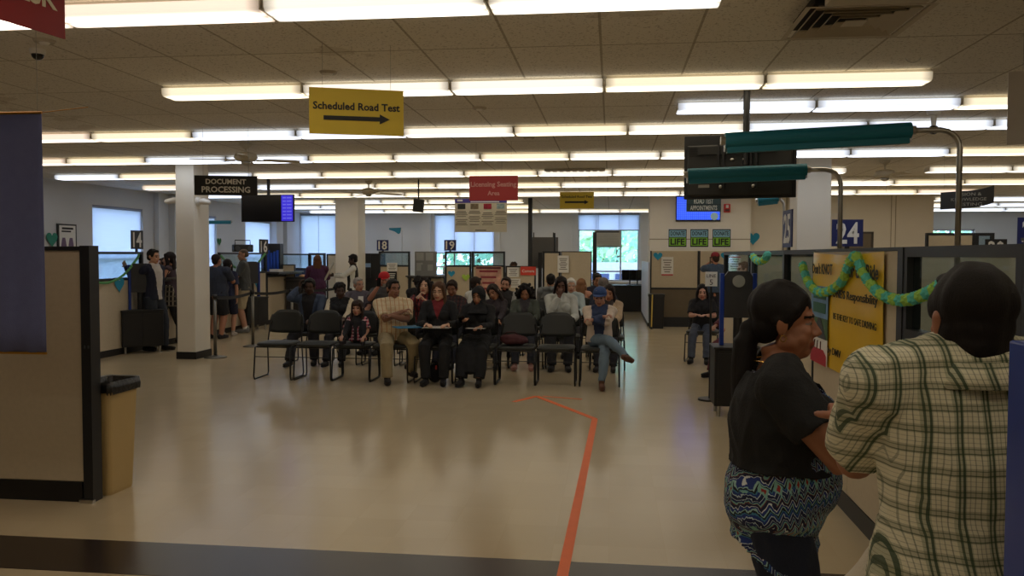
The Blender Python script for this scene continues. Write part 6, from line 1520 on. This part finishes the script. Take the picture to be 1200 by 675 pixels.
stander('girl with long dark hair and navy shorts between the two men', 267, 305, (265, 394), R(190), skin=(190, 140, 112), hair='long', hc=(28, 20, 20), top=(40, 44, 70), sleeve='short', bottom=(30, 34, 56), legs='short', shoe=(170, 160, 150), w_=.9)
stander('older man with glasses in a grey tee and khaki shorts', 286, 291.5, (290, 390), R(-70), w_=1.12, belly=.03, skin=(178, 130, 104), hair='balding', hc=(96, 80, 68), top=(72, 74, 74), sleeve='short', bottom=(172, 158, 128), legs='short', hR=(-.08, -.34, 1.12), hL=(.12, -.34, 1.08), sockc=(220, 216, 208), shoe=(110, 108, 104), extras=('glasses',))
person('person in a long dark purple coat facing the far counter', (at(372, 310, 18.6).x, 18.6, 0), R(200), H=1.57, skin=tan, hair='long', hc=(96, 62, 40), w_=1.2, top=(74, 36, 70), sleeve='long', hem=-.35, bottom=(40, 30, 44), hR=(-.15, -.35, 1.05), hL=(.15, -.35, 1.05))
VM = person('dark skinned man in a white shirt and black vest reading large papers', (at(414, 310, 18.0).x, 18.0, 0), R(-75), H=1.60, skin=(60, 40, 32), hair='short', hc=(18, 15, 15), w_=1.05, top=(206, 206, 200), sleeve='long', bottom=(30, 30, 34), head=(0, .2, 0), hR=(-.10, -.42, 1.14), hL=(.14, -.42, 1.14), curl=.8, extras=('vest',))
# ================================================================ STANDING / SEATED, RIGHT
RCm = person('man in a dark red cap and denim shirt seen from behind, phone at his ear', (at(838, 300, 17.6).x, 17.6, 0), R(185), H=1.66, w_=1.15, skin=(180, 128, 104), hair='short', hc=(60, 44, 36), top=(60, 76, 98), sleeve='short', bottom=(40, 44, 56), head=(.3, 0, 0), hL=(.05, -.16, 1.48), extras=('beard', ('cap', (128, 34, 44))), poleR=(-.6, .5, -.6), handn=None)
person('young man with brown hair in a pale grey tee facing left', (at(872, 305, 13.2).x, 13.2, 0), R(-80), H=1.50, skin=(200, 152, 126), hair='short', hc=(110, 72, 46), top=(188, 184, 180), sleeve='short', bottom=(50, 54, 66))
G_ = at(824, 333, 12.9)
person('girl with long black hair in a black top seated beside the kiosk', (G_.x, 12.95, 0), R(-12), pose='sit', seat=.46, H=1.40, skin=(196, 146, 124), hair='long', hc=(20, 15, 18), top=(24, 24, 28), sleeve='short', bottom=(70, 76, 90), head=(.15, .1, 0), bust=.9, lean=.1, hR=(-.05, -.34, .72), hL=(.10, -.34, .72))
chair(G_.x, 12.88, 'black chair under the girl beside the kiosk', 'black chairs by the vision kiosk', R(-12))
p = at(858, 400, 11.4); person('seated person in maroon with brown hair hidden behind the kiosk', (at(868, 328, 11.4).x, 11.4, 0), R(-45), pose='sit', seat=.46, H=1.46, skin=(170, 124, 100), hair='long', hc=(62, 40, 32), top=(86, 34, 46), sleeve='long', bottom=(92, 34, 48), hR=(-.12, -.36, .68), hL=(.12, -.36, .68))
chair(at(868, 328, 11.4).x - .04, 11.36, 'black chair under the person in maroon', 'black chairs by the vision kiosk', R(-45))
# ================================================================ HELD THINGS
def held(name, label, cat, M_, size, m, extra=None, n_=1):
    t = thing(name, label, cat, M_.to_translation()); t.rotation_euler = M_.to_euler()
    if n_ == 1: f = MB(); f.box((0, 0, 0), size); f.build(extra or 'body', m, t, bevel=min(size) * .3)
    return t
def place(P, v, rot=Matrix.Identity(4)):
    rz = P['t'].rotation_euler.z
    return Matrix.Translation(P['W'](v)) @ Matrix.Rotation(rz, 4, 'Z') @ rot
RX = lambda a: Matrix.Rotation(a, 4, 'X'); RY = lambda a: Matrix.Rotation(a, 4, 'Y'); RZ = lambda a: Matrix.Rotation(a, 4, 'Z')
phone_m = mat('phone_black', (14, 14, 16), .2)
def phone(label, M_, glow=False):
    t = held('mobile_phone', label, 'phone', M_, (.07, .009, .14), phone_m); f = MB(); f.box((0, -.0055, 0), (.062, .002, .125)); f.build('screen', mat('phone_glow', (190, 200, 210), .3, emit=((200, 210, 225), .9)) if glow else scr, t); return t
def sheets(label, M_, w_, h_, m=paper, n=3, name='paper_sheets'):
    t = thing(name, label, 'papers', M_.to_translation()); t.rotation_euler = M_.to_euler()
    for i in range(n): f = MB(); f.box((i * .006, i * .004, i * .004), (w_, h_, .0025), i * .05); f.build('sheet', m, t)
    f = MB()
    for i in range(6): f.box((0, h_ * (.35 - .13 * i), n * .004), (w_ * .7, .006, .001))
    f.build('print', mat('grey_print', (120, 112, 100)), t); return t
hk = ph['hp']; phone('phone held to the ear of the person in denim', place(ph, ph['hp'](-.098, -.02, -.02), RZ(PI / 2) @ RX(.1)))
hk = rc['hp']; phone('phone held before the face of the man in the red cap', place(rc, rc['hR'] + Vector((0.03, -.02, .08)), RX(-.1)))
phone('phone at the ear of the man in the dark red cap', place(RCm, RCm['hp'](.098, -.02, -.03), RZ(PI / 2)))
lap = lambda P: max(P['kR'].z, P['kL'].z) + .085
sheets('white open folder on the lap of the woman with glasses', place(Bp, (.02, -.30, .705)), .34, .24, paper, 3)
sheets('white papers on the lap of the woman in the black headscarf', place(Cp, (.04, -.34, .70), RX(-.1)), .22, .20)
phone('pale phone in the hand of the woman in the black headscarf', place(Cp, Cp['hR'] + Vector((0, -.07, .02)), RX(1.0) @ RZ(.5)))
sheets('bright blue folder on the lap of the man in the tan striped shirt', place(A, (.12, -.36, .70), RZ(.2)), .32, .26, mat('cyan_folder', (50, 140, 190), .5), 3, 'paper_folder')
sheets('large white papers held up by the man in the vest', place(VM, (.02, -.52, 1.22), RX(1.1)), .50, .42, mat('newsprint', (186, 184, 176), .85), 4)
# name tag
t = held('name_tag', 'white name tag on the older grey haired man', 'tag', Matrix.Translation(Vector((at(426, 350, Y3 - .05).x, Y3 - .22, at(426, 350, Y3).z)) + Vector((0, .02, 0))), (.085, .004, .1), paper, 'card')
# burgundy bag
t = thing('handbag', 'slouchy burgundy bag lying on the empty front row chair', 'bag', (X1(600), Y1 - .02, SEAT)); g = MB(); g.ball((0, 0, .07), (.15, .13, .07)); g.ball((.07, .02, .06), (.13, .12, .06)); g.ball((-.06, -.03, .085), (.09, .09, .06)); me = fuse(g, .008, 2); wrinkle(me, .02, (12, 12, 12), 3); child('body', me, fabric((74, 34, 38), 'leather'), t); f = MB(); f.tube([(-.1, 0, .12), (-.06, -.03, .165), (.04, -.03, .17), (.1, 0, .12)], .008); f.build('strap', fabric((60, 28, 32), 'leather'), t, smooth=True)
# water bottle / red item below chair of woman B
t = thing('tote_bag', 'black bag with red tag on the floor between the feet, front row', 'bag', (X1(512), Y1 - .12, 0)); g = MB(); g.ball((0, 0, .12), (.1, .08, .12)); me = fuse(g, .008, 1); child('body', me, fabric((20, 20, 22), 'leather'), t); f = MB(); f.tube([(-.05, 0, .22), (-.03, 0, .31), (.03, 0, .31), (.05, 0, .22)], .006); f.build('strap', black_plastic, t); f = MB(); f.box((.03, -.07, .2), (.02, .01, .05)); f.build('red_tag', red_plastic, t)
# patterned shoulder bag of long-haired woman
p = at(197, 362, 13.2); t = thing('shoulder_bag', 'black and white patterned bag hanging beside the long haired woman', 'bag', (p.x - .05, 13.25, .72)); g = MB(); g.loft([(0, 0, 0), (0, 0, .18), (0, 0, .36)], [(.17, .06), (.16, .055), (.11, .03)], n=18); me = fuse(g, .01, 1); child('body', me, striped('bag_pattern', (30, 28, 30), (170, 160, 140), .06, .3, 0, (120, 110, 96), .08, .3), t); f = MB(); f.tube([(-.08, 0, .34), (.05, 0, .6), (.2, 0, .66)], .008); f.build('strap', black_plastic, t)
# ================================================================ FOREGROUND WOMAN
WX = (915 - 716) / 975 * 2.66 - .03
Wm = person('woman with a long ponytail, black cardigan over a blue patterned blouse, arms crossed', (WX, 2.66, 0), R(84), H=1.515, w_=1.20, belly=.05, bust=1.4, skin=(150, 98, 70), hair='pony', hc=(20, 15, 15), top_mat=ikat(), sleeve='none', hem=-.21, bottom=(26, 34, 54), legs='slim', head=(-.07, .02, 0), vox=.0055, topname='blouse', bname='jeans', topwr=.005,
            hR=(-.07, -.30, 1.06), hL=(.04, -.34, 1.0), poleR=(-1, .1, -.8), poleL=(1, .1, -.7), shoulder=.92, armk=1.18, extras=(('earring', 0), 'full'), fR=(-.11, .03, .085), fL=(.12, -.03, .085), curl=.4, slouch=.04)
def cardigan(P, w_, k0, col):
    s, T, S, side, u2 = P['s'], P['T'], P['S'], P['side'], P['u2']; t = P['t']
    g = MB(); inf = .030
    seq = [(k0, .150, .112), (.20, .142, .108), (.32, .156, .118), (.42, .158, .106), (.475, .138, .086), (.515, .088, .072), (.53, .070, .064)]
    g.loft([T(k) for k, a, b in seq], [(a * s * w_ + inf, b * s * (.5 + .5 * w_) + inf) for k, a, b in seq], side=side, n=28)
    for sx in (-1, 1): g.ball(T(.335) + side * sx * .066 * s + Vector((0, -.085 * s * w_, 0)), (.062 * 1.45 + .022, .055 * 1.45 + .020, .062 * 1.45 + .022), n=20, k=14)
    g.ball(T(.14) + Vector((0, -.045, 0)) * w_, ((.13 + .022) * s * w_ + .022, (.09 + .05) * s + .016, .10 * s), n=20, k=12)
    for sx, e in ((-1, P['eR']), (1, P['eL'])):
        a = S + side * sx * .172 * s * w_ * .92 - u2 * .025 * s; en = a.lerp(e, .52); ks = .55 + .45 * w_
        g.loft([a, a.lerp(e, .3), a.lerp(e, .6), en], [x * s * ks + .020 for x in (.062, .060, .057, .056)], side=(0, 1, 0), n=20); g.ball(a, (.064 * s * ks + .02,) * 3)
    g.loft([S - side * .17 * s * w_ * .92 + u2 * .015, S + u2 * .03, S + side * .17 * s * w_ * .92 + u2 * .015], [(.07 * s, .066 * s)] * 3, side=(0, 1, 0), n=18, cap='round')
    me = fuse(g, .0065, 3)
    Ti = np.array([list(side), [0, -1, 0], list(u2)]); T52 = np.array(T(.53)); T0 = np.array(T(k0))
    def mk(c):
        q = (c - T52) @ Ti.T; qx = np.abs(q[:, 0]); dn = -q[:, 2]
        opening = (q[:, 1] > .0) & (qx < .095 + dn * .06) & (qx < .15)
        hem_ = (((c - T0) @ Ti.T)[:, 2] < .004) & (qx < .2) & (c[:, 2] < T0[2] + .004)
        neck = (q[:, 2] > -.03) & (qx < .095)
        return ~(opening | hem_ | neck)
    keep(me, mk); wrinkle(me, .006, (8, 8, 5), 4); wrinkle(me, .006, (15, 15, 8), 7, True)
    o = child('cardigan', me, fabric(col, 'knit'), t); sm = o.modifiers.new('s', 'SOLIDIFY'); sm.thickness = .004; sm.offset = -1
cardigan(Wm, 1.20, .165, (20, 20, 22))
# pointed side hem of the blouse
bl = [c for c in COL.objects if c.parent == Wm['t'] and c.name.startswith('blouse')][0]
keep(bl.data, lambda c: c[:, 2] > .735 - .085 * np.clip(1 - np.abs(c[:, 1] + .02) / .13, 0, 1) + .0 * c[:, 0])
_Tt, _sd, _uu = np.array(Wm['T'](.53)), np.array(list(Wm['side'])), np.array(list(Wm['u2']))
def _vn(c):
    q = c - _Tt; qx = np.abs(q @ _sd); dn = -(q @ _uu); return ~(((q[:, 1] < .0) & (dn < .15 - qx * .9) & (qx < .12)) | ((dn < .03) & (qx < .1)))
keep(bl.data, _vn)
sm = bl.modifiers.new('s', 'SOLIDIFY'); sm.thickness = .003; sm.offset = -1
# gold necklace
g = MB(); T_ = Wm['T']; s_ = Wm['s']; pts = []
for i in range(41):
    a = 2 * PI * i / 40; y_ = -math.cos(a); pts.append(T_(.50) + Vector((.085 * math.sin(a), -.012 - .095 * math.cos(a) if y_ > 0 else -.0 - .07 * math.cos(a), .0)) + Vector((0, -.055 * max(0, math.cos(a)) ** 2, -.10 * max(0, math.cos(a)) ** 1.6 + .03)))
g.tube(pts, .0028, n=6); child('necklace', g.mesh('n'), mat('gold', (210, 170, 90), .25, 1), Wm['t'])
# ================================================================ FOREGROUND MAN
MY = 1.74; MX = (1131 - 716) / 975 * MY - .015
pm = plaid()
Mm = person('man in a green plaid shirt seen from behind, short dark hair, right foreground', (MX, MY, 0), R(181), H=1.68, w_=1.12, neck=.06, belly=.04, hs=.86, hx=.018, skin=(160, 106, 80), hair='short', hc=(24, 18, 16), top_mat=pm, top=(190, 186, 160), sleeve='short', hem=-.16, bottom=(44, 46, 54), head=(.06, .05, 0), vox=.0055, shoulder=1.0,
            hL=(.13, -.42, 1.20), poleL=(.1, .0, -1), hR=(-.18, -.30, 1.02), poleR=(-.8, .4, -.8), extras=('collar', 'nape'), topwr=.008, handn={'L': (0, -.4, -1)})
# collar fold at the back
g = MB(); T_ = Mm['T']; ring0 = []; ring1 = []
cc = Mm['hp'](0, .035, -.10)
for i in range(29):
    a = PI * 2 * i / 28
    ring0.append(cc + Vector((.074 * math.sin(a), .074 * math.cos(a), .012 - .025 * (1 - math.cos(a)) / 2))); ring1.append(cc + Vector((.098 * math.sin(a), .100 * math.cos(a), -.035 - .03 * (1 - math.cos(a)) / 2)))
n = 29; vs = ring0 + ring1 + [v * 1 + Vector((0, 0, 0)) for v in ring1]; fs = [(i, i + 1, n + i + 1, n + i) for i in range(n - 1)]
g.add(ring0 + ring1, fs); o = child('collar', g.mesh('c'), pm, Mm['t']); o.data.shade_smooth(); sm = o.modifiers.new('s', 'SOLIDIFY'); sm.thickness = .005
# pale cloth bag at his side
t = thing('cloth_bag', 'tall off-white cloth bag beside the left hip of the man in plaid', 'bag', (.60, 2.0, 0)); g = MB(); g.loft([(0, 0, .06), (0, 0, .3), (0, 0, .62), (.0, 0, .78), (.05, 0, .90), (.09, 0, .96)], [(.11, .10), (.12, .11), (.12, .10), (.10, .09), (.06, .06), (.03, .04)], n=18, cap='round'); me = fuse(g, .01, 2); wrinkle(me, .02, (9, 9, 3), 5, True); child('body', me, fabric((206, 196, 178), 'canvas'), t)
